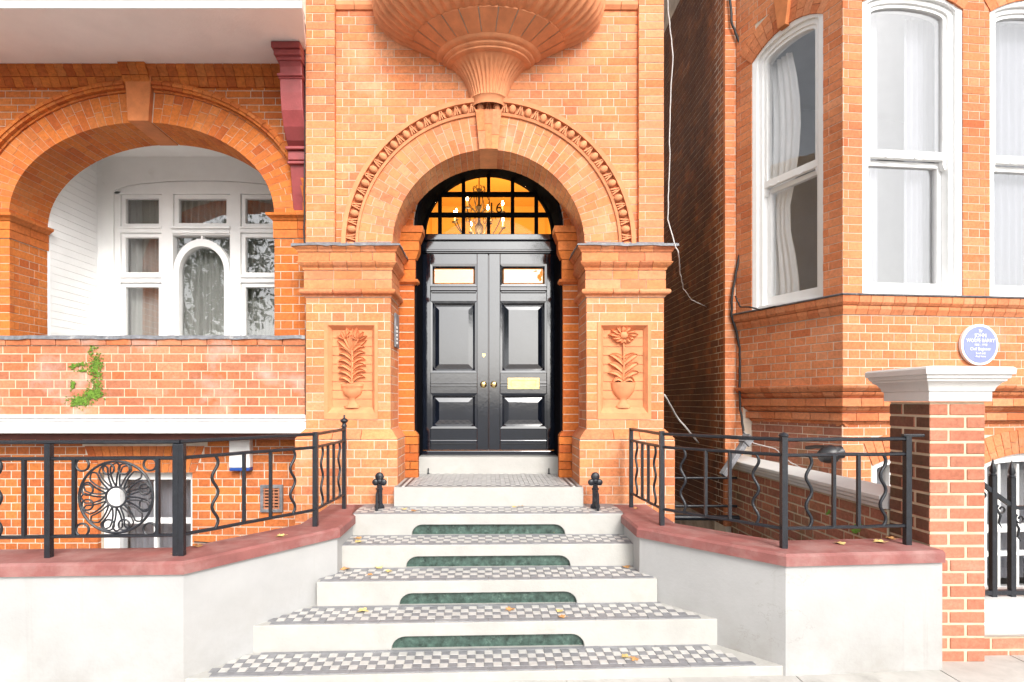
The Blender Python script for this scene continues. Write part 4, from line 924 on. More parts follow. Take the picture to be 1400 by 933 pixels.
for a, b in ((wx0 + .07, -3.735), (-2.835, wx1 - .07)):
    for z0_, z1_ in ((3.535, 3.60), (2.965, 3.04)): MB().box(a, b, -.10, -.002, z0_, z1_, FW).box(a, b, -.001, .02, z1_ - .022, z1_, FW).build('transom', 'white', wf, bevel=.004)
MB().box(-3.605, -2.955, -.10, -.002, 3.505, 3.60, FW).box(-3.62, -2.94, -.001, .035, 3.575, 3.60, FW).box(-3.61, -2.95, -.001, .02, 3.52, 3.54, FW).build('transom', 'white', wf, bevel=.004)
def casement(u0, u1, z0, z1, t=.045, n=-.03):
    f = MB().ring([(u0, z0), (u1, z0), (u1, z1), (u0, z1)], [(u0 + t, z0 + t), (u1 - t, z0 + t), (u1 - t, z1 - t), (u0 + t, z1 - t)], -.085, n, FW).build('casement', 'white', wf, bevel=.004)
    MB().box(u0 + t - .005, u1 - t + .005, -.066, -.062, z0 + t - .005, z1 - t + .005, FW).build('pane', 'glass', f)
for (a, b), (p, q) in (((wx0 + .07, -3.735), cols[0]), ((-2.835, wx1 - .07), cols[2])):
    casement(a + .002, b - .002, 3.602, 3.978); casement(a + .002, b - .002, 3.042, 3.533); casement(a + .002, b - .002, wz0 + .02, 2.963)
casement(-3.603, -2.957, 3.602, 3.978, .05)
cxw = -3.28; ro_, ri_ = .322, .258
out = [(cxw - ro_, wz0), (cxw - ro_, 3.09)] + arcpts(cxw, 3.09, ro_, .375, PI, 0, 24)[1:-1] + [(cxw + ro_, 3.09), (cxw + ro_, wz0)]
inn = [(cxw - ri_, wz0), (cxw - ri_, 3.09)] + arcpts(cxw, 3.09, ri_, .290, PI, 0, 24)[1:-1] + [(cxw + ri_, 3.09), (cxw + ri_, wz0)]
aw = MB().ring(out, inn, -.09, -.006, FW, closed=False).build('arched_casement', 'white', wf, bevel=.004)
MB().prism(inn, -.066, -.062, FW).build('pane', 'glass', aw)
MB().box(cxw - .012, cxw + .012, -.09, -.02, 3.45, 3.507, FW).build('glazing_bar', 'white', aw)
for s in (-1, 1):
    pts = [(cxw + s * .012, 3.506), (cxw + s * .012, 3.44)] + [(cxw + s * ro_ * math.sin(t), 3.09 + .36 * math.cos(t)) for t in [PI / 2 * k / 10 for k in range(1, 10)]] + [(cxw + s * .322, 3.2), (cxw + s * .322, 3.506)]
    MB().prism(pts, -.070, -.066, FW).build('spandrel_pane', 'glass', aw)
# parapet and slab
YP = .08; FP = Fr((0, YP), (1, 0)); PX1 = XL - .006
pp = MB().box(LX0, PX1, -.21, -.005, 1.49, 2.165, FP).build('parapet', 'mortar_y', lh)
wall(pl2, pp, 'para', FP, -5.2, PX1, 1.493, 2.10, pitch=.0775, zref=1.493, joint=.008, bond='flemish')
mould_run(pl2, pp, 'para', [(-5.2, YP), (PX1, YP)], [(-.03, 2.108), (.012, 2.108), (.016, 2.165), (-.03, 2.165)], .225, .007)
m = MB(); V = []; n = 90
for i in range(n + 1):
    x = LX0 + (PX1 - LX0) * i / n; wv = rnd.uniform(-.006, .006); wz = rnd.uniform(-.007, .005)
    V += [(x, YP + .25, 2.19), (x, YP + .0, 2.196 + wz * .5), (x, YP - .024 + wv, 2.192 + wz * .5), (x, YP - .030 + wv, 2.160 + wz), (x, YP - .010, 2.163)]
m.add(V, [(i * 5 + j, (i + 1) * 5 + j, (i + 1) * 5 + j + 1, i * 5 + j + 1) for i in range(n) for j in range(4)]).build('lead_coping', 'lead', pp, smooth=45)
slb = MB().sweep([(LX0, YP), (PX1, YP)], [(-.4, 1.325), (.045, 1.325), (.05, 1.345), (.05, 1.425), (.062, 1.432), (.062, 1.455), (.08, 1.462), (.08, 1.488), (-.4, 1.488)]).build('balcony_ledge', 'white', lh)
MB().box(LX0, PX1, -.30, -.05, 1.262, 1.323, FP).build('soffit_band', 'band', lh)  # thin dark red-brown strip directly below the white ledge
# basement wall and window
FB = Fr((0, .40), (1, 0)); BX1 = XL - .02
bwx0, bwx1, bwz0, bwz1 = -3.72, -2.82, -.30, .925
bb = MB().box(LX0, bwx0, -.25, -.005, -1.1, 1.30, FB).box(bwx1, BX1 + .2, -.25, -.005, -1.1, 1.30, FB).box(bwx0, bwx1, -.25, -.005, bwz1, 1.30, FB).box(bwx0, bwx1, -.25, -.005, -1.1, bwz0, FB).build('basement_wall', 'mortar', lh)
def spb(a, b):
    if b < bwz0 or a > bwz1 + .27: return [(-5.0, BX1)]
    zz = (a + b) / 2; ex = .0 if zz < bwz1 else .03 + (zz - bwz1) * .40
    return [(-5.0, bwx0 - ex), (bwx1 + ex, BX1)]
wall(pl2, bb, 'base', FB, -5.0, BX1, -.35, 1.262, spb, pitch=.0765, zref=-.35, joint=.0075, bond='english')
nv = 15
for i in range(nv):
    t0, t1 = i / nv, (i + 1) / nv
    for j, (f0, f1) in enumerate(((0, .6), (.6, 1)) if i % 2 else ((0, .35), (.35, 1))):
        e = lambda t, f: ((bwx0 - .03 - .09 * f) + (bwx1 - bwx0 + .06 + .18 * f) * t, bwz1 + .004 + f * .255)
        q = [FB(*(lambda a: (a[0] + dx, n, a[1] + dz))(e(t, f))) for n in (.004, -.05) for t, f, dx, dz in ((t0, f0, .003, .003), (t1, f0, -.003, .003), (t1, f1, -.003, -.003), (t0, f1, .003, -.003))]
        block_piece(pl2, 'voussoir', bb, 'base', q, .01)
pl2.finish()
fw = MB().ring([(bwx0, bwz0), (bwx1, bwz0), (bwx1, bwz1), (bwx0, bwz1)], [(bwx0 + .15, bwz0 + .06), (bwx1 - .06, bwz0 + .06), (bwx1 - .06, bwz1 - .075), (bwx0 + .15, bwz1 - .075)], -.22, -.09, FB).build('basement_window', 'white', lh, bevel=.005)
MB().box(bwx0 + .15, bwx1 - .06, -.17, -.11, .42, .47, FB).build('meeting_rail', 'white', fw, bevel=.004)
for x in (-3.24, -2.99): MB().box(x - .016, x + .016, -.165, -.12, bwz0 + .06, bwz1 - .07, FB).build('glazing_bar', 'white', fw, bevel=.003)
for a, b in ((bwx0 + .15, -3.256), (-3.224, -3.006), (-2.974, bwx1 - .06)):
    for c, d in ((bwz0 + .06, .42), (.47, bwz1 - .07)): MB().box(a, b, -.150, -.146, c, d, FB).build('pane', 'glass', fw)
def room(par, x0, x1, y0, y1, z0, z1, mt='room', fr=F0):
    MB().add([fr(u, n, z) for u, n, z in ((x0, y0, z0), (x1, y0, z0), (x1, y1, z0), (x0, y1, z0), (x0, y0, z1), (x1, y0, z1), (x1, y1, z1), (x0, y1, z1))], [(0, 1, 2, 3), (4, 7, 6, 5), (0, 3, 7, 4), (1, 5, 6, 2), (3, 2, 6, 7)]).build('room', mt, par)
room(lh, wx0 - .1, wx1 + .1, -.13, -2.5, LF, 4.3, fr=FW); room(lh, bwx0 - .05, bwx1 + .05, -.26, -1.6, bwz0 - .1, 1.2, fr=FB)
def curtain(fr, u0, u1, n, z0, z1, mt, label, amp=.03, folds=9, group=None, top=None, shape=None):
    m = MB(); nu = folds * 8; nz = 10; V = []
    for j in range(nz + 1):
        for i in range(nu + 1):
            t = i / nu; z = z0 + (z1 - z0) * j / nz
            uu = u0 + (u1 - u0) * t
            if shape: uu = u0 + (shape(j / nz) * (u1 - u0)) * t
            if top: z = min(z, top(uu))
            ph = 2 * PI * folds * t
            V.append(fr(uu, n + amp * math.sin(ph + .6 * math.sin(3.1 * t * PI + j * .12)) * (.7 + .3 * math.sin(7 * t)), z))
    m.add(V, [(j * (nu + 1) + i, j * (nu + 1) + i + 1, (j + 1) * (nu + 1) + i + 1, (j + 1) * (nu + 1) + i) for j in range(nz) for i in range(nu)])
    return m.build('curtain', mt, None, smooth=True, label=label, cat='curtain', group=group)
curtain(FW, -4.22, -3.72, -.22, 1.8, 4.02, 'curt', 'grey curtain behind the loggia window side lights next to the left pier', folds=7)
curtain(FW, -3.66, -2.90, -.22, 1.8, 4.02, 'curt', 'grey curtain behind the arched middle light of the loggia window', folds=10)
curtain(FW, -2.86, -2.34, -.22, 1.8, 4.02, 'curt', 'grey curtain behind the loggia window side lights half hidden by the orange brick pier', folds=7)
curtain(FB, bwx0 + .12, bwx1 - .03, -.30, bwz0, bwz1, 'net', 'pale net curtain in the basement window behind the rosette railing', .015, 12)
# alarm box, air brick, cables
ax = MB().box(-2.43, -2.235, .006, .085, .985, 1.262, FB).build('alarm_box', 'alarm_w', None, bevel=.008, label='white alarm box with blue base on basement wall', cat='alarm box')
MB().box(-2.428, -2.237, .008, .083, .955, .984, FB).build('blue_base', 'alarm_b', ax, bevel=.006)
vb = MB().ring([(-2.165, .555), (-1.952, .555), (-1.952, .815), (-2.165, .815)], [(-2.135, .585), (-1.982, .585), (-1.982, .785), (-2.135, .785)], -.02, .022, FB).build('air_vent', 'galv', None, bevel=.004, label='square terracotta air vent set in the basement wall', cat='vent')
vg = MB().box(-2.134, -1.983, -.001, .002, .586, .784, FB).build('dark_backing', 'dark', vb)
for k in range(7): MB().box(-2.135, -1.982, -.001, .016, .585 + k * .030, .585 + k * .030 + .014, FB).build('slat', 'vent', vb)
for k in range(4): MB().box(-2.135 + k * .0455, -2.135 + k * .0455 + .010, -.001, .008, .586, .784, FB).build('bar', 'vent', vb)
def cable(pts, r_, mt, label, name='cable'):
    fine = []
    for a, b in zip(pts, pts[1:]):
        for k in range(6): fine.append(Vector(a).lerp(Vector(b), k / 6) + Vector((rnd.uniform(-.004, .004), 0, 0)))
    fine.append(Vector(pts[-1]))
    return MB().tube(fine, r_, 6).build(name, mt, None, smooth=True, label=label, cat='cable')
cable([P(408, -20, -.02), P(413, 8, -.02), P(417, 40, .0), P(418, 120, .02), P(416.5, 230, .05), P(416, 330, .05), P(419, 358, .04), P(419.5, 420, .04), P(418, 500, .04), P(418, 590, .04)], .008, 'cable_k', 'black cable running down beside the red scroll bracket and the porch column')
cable([P(265, 741, .37), P(300, 743, .37), P(345, 736, .37), P(395, 739, .37)], .006, 'cable_k', 'thin black cable along the foot of the basement wall under the air vent')
# ================================================================== the neighbouring house with the bay window (right)
nh = empty('brick_house', (3.2, .4, 0), 'orange brick house with canted bay and tall white sash windows', 'house')
pn_ = Pieces(nh)
BA = Vector((3.24, 5.05 - D0)); BB = Vector((2.78, 6.2 - D0)); bdir = Vector((1, .104)).normalized()
BR = BA + bdir * 3.6
FF = Fr(BA, bdir)                                       # front face of the bay, u to the right
Lc = (BA - BB).length; FC = Fr(BB, (BA - BB).normalized())   # canted face, u towards the street
def face_path(): return [(BB.x, BB.y), (BA.x, BA.y), (BR.x, BR.y)]
ZS = 2.57
W1 = (.198, 1.217); W2 = (1.497, 2.52); WC = (Lc * (1 - .833), Lc * (1 - .159)); WZ0, WSP, WCR = 2.60, 5.28, 5.43
zt3 = 6.4
def bay_core(fr, u0, u1, wins, z0, z1, nm):
    m = MB(); x = u0
    for a, b in wins:
        m.box(x, a, -.25, -.006, z0, z1, fr); m.prism([(a, WSP)] + arcpts((a + b) / 2, WSP, (b - a) / 2, WCR - WSP, PI, 0, 14)[1:-1] + [(b, WSP), (b, z1), (a, z1)], -.25, -.006, fr); x = b
    m.box(x, u1, -.25, -.006, z0, z1, fr)
    return m.build(nm, 'mortar_y' if False else 'mortar', nh)
bf = bay_core(FF, -.0, 3.6, [W1, W2], ZS, zt3, 'bay_front'); bc = bay_core(FC, 0, Lc, [WC], ZS, zt3, 'bay_side')
def win_spans(wins, u0, u1):
    def f(a, b):
        sp_ = []; x = u0
        for p, q in wins:
            hw_ = (q - p) / 2; rad_ = (hw_ ** 2 + (WCR - WSP) ** 2) / 2 / (WCR - WSP); cz_ = WCR - rad_
            if a > WCR + .25: continue
            h_ = hw_ if a < WSP else min(hw_, math.sqrt(max(0, (rad_ + .25) ** 2 - (a - cz_) ** 2)))
            sp_.append((x, (p + q) / 2 - h_)); x = (p + q) / 2 + h_
        sp_.append((x, u1)); return sp_
    return f
wall(pn_, bf, 'bay', FF, .0, 3.55, ZS + .03, zt3, win_spans([W1, W2], 0, 3.55), pitch=.079, zref=ZS + .03, joint=.0055, bond='english', d=.06)
wall(pn_, bc, 'bay', FC, .0, Lc - .004, ZS + .03, zt3, win_spans([WC], 0, Lc - .004), pitch=.079, zref=ZS + .03, joint=.0055, bond='english', d=.06)
# arch bricks and keystone over the canted window
for fr, wins in ((FC, [WC]), (FF, [W1, W2])):
    for a, b in wins:
        q = (a + b) / 2; hw = (b - a) / 2; rad = (hw * hw + (WCR - WSP) ** 2) / (2 * (WCR - WSP)); cz = WCR - rad; ta = math.asin(hw / rad)
        voussoirs(pn_, bc if fr is FC else bf, 'bay', fr, q, cz, rad, rad, .26, PI / 2 - ta, PI / 2 + ta, 11, .004, -.05, [[.5], [.3, .7]], .005)
        MB().prism([ell(q, cz, rad - .02, rad - .02, PI / 2 + s * .075) for s in (1, -1)] + [ell(q, cz, rad + .34, rad + .34, PI / 2 + s * .10) for s in (-1, 1)], -.04, .045, fr).build('keystone', 'terra_dk', bc if fr is FC else bf, bevel=.006)
# sill string, mouldings and lower wall of the bay
fp = face_path()
lc = MB().sweep(fp, [(-.3, 1.76), (-.006, 1.76), (-.006, ZS), (-.3, ZS)]).build('bay_apron', 'mortar', nh)
MB().sweep(fp, [(-.25, ZS + .001), (.07, ZS + .001), (.075, ZS + .012), (.0, ZS + .03), (-.25, ZS + .03)]).build('lead_sill', 'lead', nh)
mould_run(pn_, lc, 'bay', fp, [(-.03, ZS - .085), (.035, ZS - .085), (.055, ZS - .06), (.060, ZS - .003), (-.03, ZS - .003)], .115)
mould_run(pn_, lc, 'bay', fp, [(-.03, ZS - .165), (.006, ZS - .165), (.012, ZS - .15), (.028, ZS - .12), (.030, ZS - .09), (-.03, ZS - .09)], .115)
wall(pn_, lc, 'bay', FF, 0, 3.5, 1.765, ZS - .17, pitch=.0795, zref=1.765, joint=.0075, bond='english', d=.06)
wall(pn_, lc, 'bay', FC, 0, Lc - .004, 1.765, ZS - .17, pitch=.0795, zref=1.765, joint=.0075, bond='english', d=.06)
for o, z0, z1, sl_ in ((.03, 1.700, 1.760, 1), (-.03, 1.640, 1.695, 1), (-.05, 1.56, 1.634, 0), (-.09, 1.50, 1.555, 1), (-.11, 1.425, 1.494, 0), (-.15, 1.37, 1.42, 1)):
    pr = [(o - .12, z0), (o - (.045 if sl_ else 0), z0), (o - (.01 if sl_ else 0), (z0 + z1) / 2), (o, z1 - .012), (o, z1), (o - .12, z1)]
    mould_run(pn_, lc, 'bay', fp, pr, .115 if sl_ else .225)
MB().sweep(fp, [(-.6, 1.25), (-.19, 1.25), (-.17, 1.45), (-.10, 1.6), (-.03, 1.76), (-.6, 1.76)]).build('corbel_core', 'mortar', nh)
# basement storey under the bay
off = -.17; b2 = mitres([Vector((p[0], p[1], 0)) for p in fp]); fq = [(fp[i][0] + b2[i].x * off, fp[i][1] + b2[i].y * off) for i in range(3)]
GF = Fr(fq[1], (fq[2][0] - fq[1][0], fq[2][1] - fq[1][1])); GC = Fr(fq[0], (fq[1][0] - fq[0][0], fq[1][1] - fq[0][1])); Lg = math.hypot(fq[1][0] - fq[0][0], fq[1][1] - fq[0][1])
bw1 = (.32, 1.30); bz1, bz0 = 1.10, -.35
gm = MB().sweep(fq[:2], [(-.3, -1.1), (-.006, -1.1), (-.006, 1.41), (-.3, 1.41)], offs=[Vector((FC.n.x, FC.n.y, 0))] * 2)
for a, b in ((0, .32), (1.30, 1.50), (2.48, 3.5)): gm.box(a, b, -.3, -.006, -1.1, 1.41, GF)
for a, b in ((.32, 1.30), (1.50, 2.48)): gm.box(a, b, -.3, -.006, 1.10, 1.41, GF).box(a, b, -.3, -.006, -1.1, -.35, GF)
gb = gm.build('basement_wall', 'mortar', nh)
def gsp(a, b):
    return [(0, 3.4)] if a > bz1 + .17 or b < bz0 else [(0, .30), (1.32, 1.48), (2.50, 3.4)]
wall(pn_, gb, 'bay', GF, 0, 3.4, -.30, 1.40, gsp, pitch=.079, zref=-.30, joint=.0075, bond='english')
wall(pn_, gb, 'area', GC, 0, Lg - .004, -.30, 1.40, pitch=.079, zref=-.30, joint=.0075, bond='english')
hw = .49; rise = .10; rad = (hw * hw + rise ** 2) / 2 / rise
for qx in (.81, 1.99): voussoirs(pn_, gb, 'bay', GF, qx, bz1 - rad + .0, rad, rad, .23, PI / 2 - math.asin(hw / rad) * 1.02, PI / 2 + math.asin(hw / rad) * 1.02, 13, .006, -.05, [[.5], [.3]], .006)
# flank wall and return
FS = Fr((2.66, 5.2), (0, -1)); LS = 5.2 - 1.36
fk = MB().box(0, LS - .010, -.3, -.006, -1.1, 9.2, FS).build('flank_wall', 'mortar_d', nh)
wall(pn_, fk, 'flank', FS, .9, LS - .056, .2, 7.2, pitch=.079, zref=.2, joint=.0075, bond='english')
FT = Fr((2.66, 1.36), (1, 0)); rt = MB().box(.004, .30, -.3, -.006, -1.1, zt3, FT).build('return_wall', 'mortar', nh)
wall(pn_, rt, 'bay', FT, 0, .20, .2, zt3, pitch=.079, zref=.2, joint=.007, bond='stretcher')
MB().box(XRr - .2, 2.7, -5.3, -5.1, -1.1, 9.2).build('passage_end_wall', 'mortar_d', nh)
pn_.finish()
# sash windows
def sash(fr, u0, u1, nm='sash_window', gm='glass_net'):
    q = (u0 + u1) / 2; hw = (u1 - u0) / 2
    def outline(e, zb, n=16):
        return [(u0 + e, zb), (u0 + e, WSP - e * .4)] + arcpts(q, WSP - e * .4, hw - e, (WCR - WSP) - e * .5, PI, 0, n)[1:-1] + [(u1 - e, WSP - e * .4), (u1 - e, zb)]
    f = MB().ring(outline(.003, WZ0), outline(.055, WZ0), -.20, -.010, fr, closed=False, n1i=-.022).ring(outline(.055, WZ0), outline(.10, WZ0), -.20, -.050, fr, closed=False, n1i=-.055).build(nm, 'white', nh, bevel=.003)
    MB().box(u0 + .003, u1 - .003, -.20, -.03, WZ0, WZ0 + .03, fr).build('sill', 'white', f, bevel=.004)
    zm = 3.92
    up = MB().ring(outline(.10, zm), outline(.135, zm), -.12, -.075, fr, closed=False).build('upper_sash', 'white', f)
    MB().box(u0 + .10, u1 - .10, -.12, -.070, zm - .03, zm + .045, fr).build('meeting_rail', 'white', up, bevel=.004)
    for s, uu in ((1, u0 + .10), (-1, u1 - .10)): MB().prism([(uu, zm - .03), (uu + s * .035, zm - .03), (uu + s * .035, zm - .07), (uu + s * .02, zm - .11), (uu, zm - .12)], -.12, -.076, fr).build('sash_horn', 'white', up)
    MB().prism(outline(.13, zm + .02), -.102, -.098, fr).build('pane', gm, up)
    a, b, c, d = u0 + .10, u1 - .10, WZ0 + .03, zm - .035
    lo = MB().ring([(a, c), (b, c), (b, d), (a, d)], [(a + .045, c + .10), (b - .045, c + .10), (b - .045, d - .05), (a + .045, d - .05)], -.18, -.125, fr).build('lower_sash', 'white', f, bevel=.004)
    MB().box(a + .04, b - .04, -.157, -.153, c + .09, d - .04, fr).build('pane', gm, lo)
    for x in (q - .18, q + .12):
        MB().tube([fr(x + .05 * math.cos(t), -.066, zm - .012 - .022 * math.sin(t)) for t in [PI * k / 8 for k in range(9)]], .005, 5).build('sash_pull', 'white', up, smooth=True)
    return f
sash(FC, *WC, gm='glass_side'); sash(FF, *W1); sash(FF, *W2)
ctr = [BB + Vector((FC.n.x, FC.n.y)) * -.27 + Vector((FC.u.x, FC.u.y)) * .06, BA + (Vector((FC.n.x, FC.n.y)) + Vector((FF.n.x, FF.n.y))) * -.20, BR + Vector((FF.n.x, FF.n.y)) * -.27, BR + Vector((FF.n.x, FF.n.y)) * -2.8, BB + Vector((0.1, 1.2))]
rm = MB(); k = len(ctr)
rm.add([(p.x, p.y, 2.3) for p in ctr] + [(p.x, p.y, 5.7) for p in ctr], [list(range(k)), list(range(2 * k - 1, k - 1, -1))] + [(i, i + 1, k + i + 1, k + i) for i in (2, 3)] + [(4, 0, k, k + 4)])
rm.build('room', 'room_pale', nh)
curtain(FF, W1[0] + .06, W1[0] + .36, -.24, 2.6, 5.4, 'net', 'white net curtain at the edge of the bay front window near the corner', .02, 6)
curtain(FF, W1[0] + .66, W1[1] - .02, -.27, 2.6, 5.35, 'net', 'pale net curtain on the plaque side of the bay front window', .012, 6)
curtain(FF, W2[0] + .02, W2[1], -.25, 2.6, 5.35, 'net', 'pale net curtain in the bay window beyond the brick mullion pier', .015, 12)
curtain(FC, WC[0] + .0, WC[0] + .40, -.24, 2.6, 5.3, 'white', 'white tied curtain inside the canted side window of the bay', .03, 5, shape=lambda t: .62 + .38 * abs(math.cos(PI * 1.4 * t)))
for w0, w1, lab in ((.33, 1.29, 'pale net curtain in the basement window half hidden behind the gate pillar'), (1.51, 2.47, 'pale net curtain in the basement window behind the spear topped railing')):
    wm = (w0 + w1) / 2; hw = (w1 - w0) / 2
    gw = MB().ring([(w0 - .005, -.345), (w1 + .005, -.345), (w1 + .005, 1.01)] + arcpts(wm, 1.01, hw + .005, .085, 0, PI, 12)[1:-1] + [(w0 - .005, 1.01)], [(w0 + .07, -.28), (w1 - .07, -.28), (w1 - .07, .95)] + arcpts(wm, .95, hw - .07, .06, 0, PI, 12)[1:-1] + [(w0 + .07, .95)], -.22, -.05, GF).build('basement_window', 'white', nh, bevel=.004)
    MB().box(w0 + .07, w1 - .07, -.20, -.09, .30, .36, GF).box(w0 + .07, w1 - .07, -.19, -.10, .06, .09, GF).build('meeting_rail', 'white', gw, bevel=.004)
    for x in (w0 + .27, wm, w1 - .27): MB().box(x - .014, x + .014, -.19, -.11, -.28, .98, GF).build('glazing_bar', 'white', gw, bevel=.003)
    MB().box(w0 + .06, w1 - .06, -.160, -.156, -.29, 1.02, GF).build('pane', 'glass', gw)
    curtain(GF, w0 + .09, w1 - .09, -.36, -.25, 1.0, 'net', lab, .015, 12)
room(nh, .2, 2.7, -.31, -1.5, -.6, 1.3, 'room', GF)
# blue plaque
pq = Vector((FF(1.355, 0, 0))); pzc = 1.6 + 78 * 5.19 / 755; prr = .192
def disc(r_, n0, n1, nm, mt, par=None, **kw):
    return MB().prism([(1.355 + r_ * math.cos(2 * PI * k / 48), pzc + r_ * math.sin(2 * PI * k / 48)) for k in range(48)], n0, n1, FF).build(nm, mt, par, **kw)
pq = disc(prr, .004, .030, 'blue_plaque', 'letter', label='round blue memorial plaque with white lettering on the bay wall', cat='plaque')
disc(prr - .022, .029, .034, 'plaque_face', 'blue', pq)
for body, sz, z in (('Sir', .040, .115), ('JOHN', .052, .068), ('WOLFE BARRY', .048, .022), ('1836 - 1918', .030, -.012), ('Civil Engineer', .042, -.055), ('lived and', .030, -.090), ('died here', .030, -.120)):
    text(body, sz, FF, 1.355, .036, pzc + z, 'letter', pq, .0015, squeeze=.92)
# ================================================================== gate pillar
gp = empty('gate_pillar', (2.887, -1.275, 0), 'square red brick gate pillar with white moulded stone cap', 'pillar')
GX, GY, GS, GJ = 2.716, -1.45, .342, .0135
pcore = MB().plan([(GX + .004, GY + .004), (GX + GS - .004, GY + .004), (GX + GS - .004, GY + GS - .004), (GX + .004, GY + GS - .004)], -.05, 1.60).build('shaft', 'mortar_y', gp)
PB = {}
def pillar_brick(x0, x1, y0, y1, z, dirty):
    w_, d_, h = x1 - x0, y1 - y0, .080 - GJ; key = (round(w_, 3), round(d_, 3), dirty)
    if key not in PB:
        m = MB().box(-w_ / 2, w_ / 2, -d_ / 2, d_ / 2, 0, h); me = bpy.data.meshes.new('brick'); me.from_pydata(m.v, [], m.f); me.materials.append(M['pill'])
        me.materials.append(M['pill_left'])
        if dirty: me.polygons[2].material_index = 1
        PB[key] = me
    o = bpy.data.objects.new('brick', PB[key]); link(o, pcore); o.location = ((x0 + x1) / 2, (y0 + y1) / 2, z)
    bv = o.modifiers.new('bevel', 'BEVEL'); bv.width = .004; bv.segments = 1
b_, s_ = .1125, GS - .1125 - GJ
for k in range(20):
    z = .0 + k * .080
    jt = lambda: rnd.uniform(-.002, .002)
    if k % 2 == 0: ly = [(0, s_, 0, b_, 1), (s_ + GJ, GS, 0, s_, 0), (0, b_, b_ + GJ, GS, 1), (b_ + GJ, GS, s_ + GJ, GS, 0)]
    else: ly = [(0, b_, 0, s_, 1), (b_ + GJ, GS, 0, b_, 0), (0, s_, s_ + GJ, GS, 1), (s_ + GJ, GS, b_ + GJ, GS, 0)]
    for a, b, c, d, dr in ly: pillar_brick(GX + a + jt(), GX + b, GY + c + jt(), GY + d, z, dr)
cpath = [(GX, GY), (GX + GS, GY), (GX + GS, GY + GS), (GX, GY + GS), (GX, GY)]
def cap_ring(prof, nm):
    m = MB(); k = len(prof); V = []; cx_, cy_ = GX + GS / 2, GY + GS / 2
    for sx, sy in ((-1, -1), (1, -1), (1, 1), (-1, 1)):
        for o, z in prof: V.append((cx_ + sx * (GS / 2 + o), cy_ + sy * (GS / 2 + o), z))
    m.add(V, [(i * k + j, ((i + 1) % 4) * k + j, ((i + 1) % 4) * k + j + 1, i * k + j + 1) for i in range(4) for j in range(k - 1)] + [[i * k for i in range(4)], [i * k + k - 1 for i in range(4)]])
    return m.build(nm, 'capstone', gp, smooth=35)
cap_ring([(.010, 1.604), (.022, 1.606), (.022, 1.664), (.030, 1.668), (.036, 1.690), (.052, 1.715), (.070, 1.728), (.072, 1.740), (.082, 1.744), (.086, 1.764), (.098, 1.768), (.100, 1.800), (.090, 1.812), (-.15, 1.835)], 'cap')
# ------------------------------------------------------------------ plinth and spear railing right of the pillar
q0 = GX + GS + .002
FQ = Fr((q0, GY + .04), (1, .03))
kb = empty('street_plinth', (q0 + .6, -1.3, 0), 'white painted stone kerb on low brick course right of the pillar', 'plinth')
MB().sweep([tuple(FQ(0, 0, 0))[:2], tuple(FQ(3, 0, 0))[:2]], [(-.30, .125), (-.03, .125), (.0, .15), (.012, .175), (.012, .215), (-.03, .245), (-.035, .33), (-.05, .345), (-.30, .345)]).build('stone_kerb', 'capstone', kb, bevel=.006)
pck = Pieces(kb); kc = MB().box(0, 3, -.28, -.045, -.3, .124, FQ).build('brick_base', 'mortar_y', kb)
wall(pck, kc, 'pill', FQ, .0, 2.8, -.04, .122, pitch=.080, zref=-.04, joint=.013, bond='stretcher', n=-.04); pck.finish()
sr = empty('spear_railing', (q0 + .5, -1.3, .345), 'black iron spear topped railing with scrolls right of the pillar', 'railing')
FQ2 = lambda u, z, n=-.12: FQ(u, n, z)
MB().tube([FQ2(.0, .372), FQ2(2.5, .372)], .014, square=True).build('bottom_rail', 'iron', sr)
sw = lambda u: 1.20 - .30 * min(1, (u / .34)) ** .75 if u < .34 else .90
MB().tube([FQ2(.0 + .02 * k, sw(.02 * k) + .02, -.12) for k in range(18)] + [FQ2(.36 + .2 * k, .918) for k in range(11)], .012, square=True).build('swept_rail', 'iron', sr, smooth=30)
for k in range(16):
    u = .075 + k * .125; top = 1.235 - .012 * k if k < 3 else 1.21
    b = MB().tube([FQ2(u, .345), FQ2(u, top - .10)], .0155, square=True).build('spear_bar', 'iron', sr)
    MB().lathe(FQ2(u, top - .10), [(.020, 0), (.022, .01), (.013, .018), (.019, .035), (.010, .075), (.001, .115)], 8).build('spear_head', 'iron', b, smooth=30)
    if k < 5:
        sc = []
        for q in range(22):
            t = q / 21 * 2.3 * PI; r_ = .034 * (1 - q / 30); sc.append(FQ2(u + .055 + r_ * math.cos(t + 2.2), sw(u + .05) - .055 + r_ * math.sin(t + 2.2), -.118))
        MB().tube(sc, .006, 5).build('scroll', 'iron', b, smooth=50)
        MB().tube([FQ2(u + .03, sw(u) - .09), FQ2(u + .05, sw(u) - .13), FQ2(u + .04, sw(u) - .18), FQ2(u + .06, sw(u) - .21)], [.006, .008, .006, .003], 5).build('tendril', 'iron', b, smooth=50)
# ------------------------------------------------------------------ wall dividing the two areas
dw = empty('dividing_wall', (2.83, 0, -1), 'low dirty brick area wall with white sloping coping behind the railing', 'wall')
FD = Fr((2.70, 1.30), (0, -1)); pdw = Pieces(dw)
dc = MB().box(0, 2.40, -.25, -.006, -1.1, .868, FD).build('brick_core', 'mortar_y', dw)
wall(pdw, dc, 'area', FD, 0, 2.40, -.25, .866, pitch=.080, zref=-.254, joint=.013, bond='flemish'); pdw.finish()
MB().sweep([(2.70, 1.30), (2.70, -1.095)], [(-.28, .872), (.018, .872), (.022, .90), (.034, .905), (.036, .93), (.045, .935), (.045, .962), (.03, .968), (-.12, 1.01), (-.28, .97)]).build('coping', 'capstone', dw, bevel=.004)
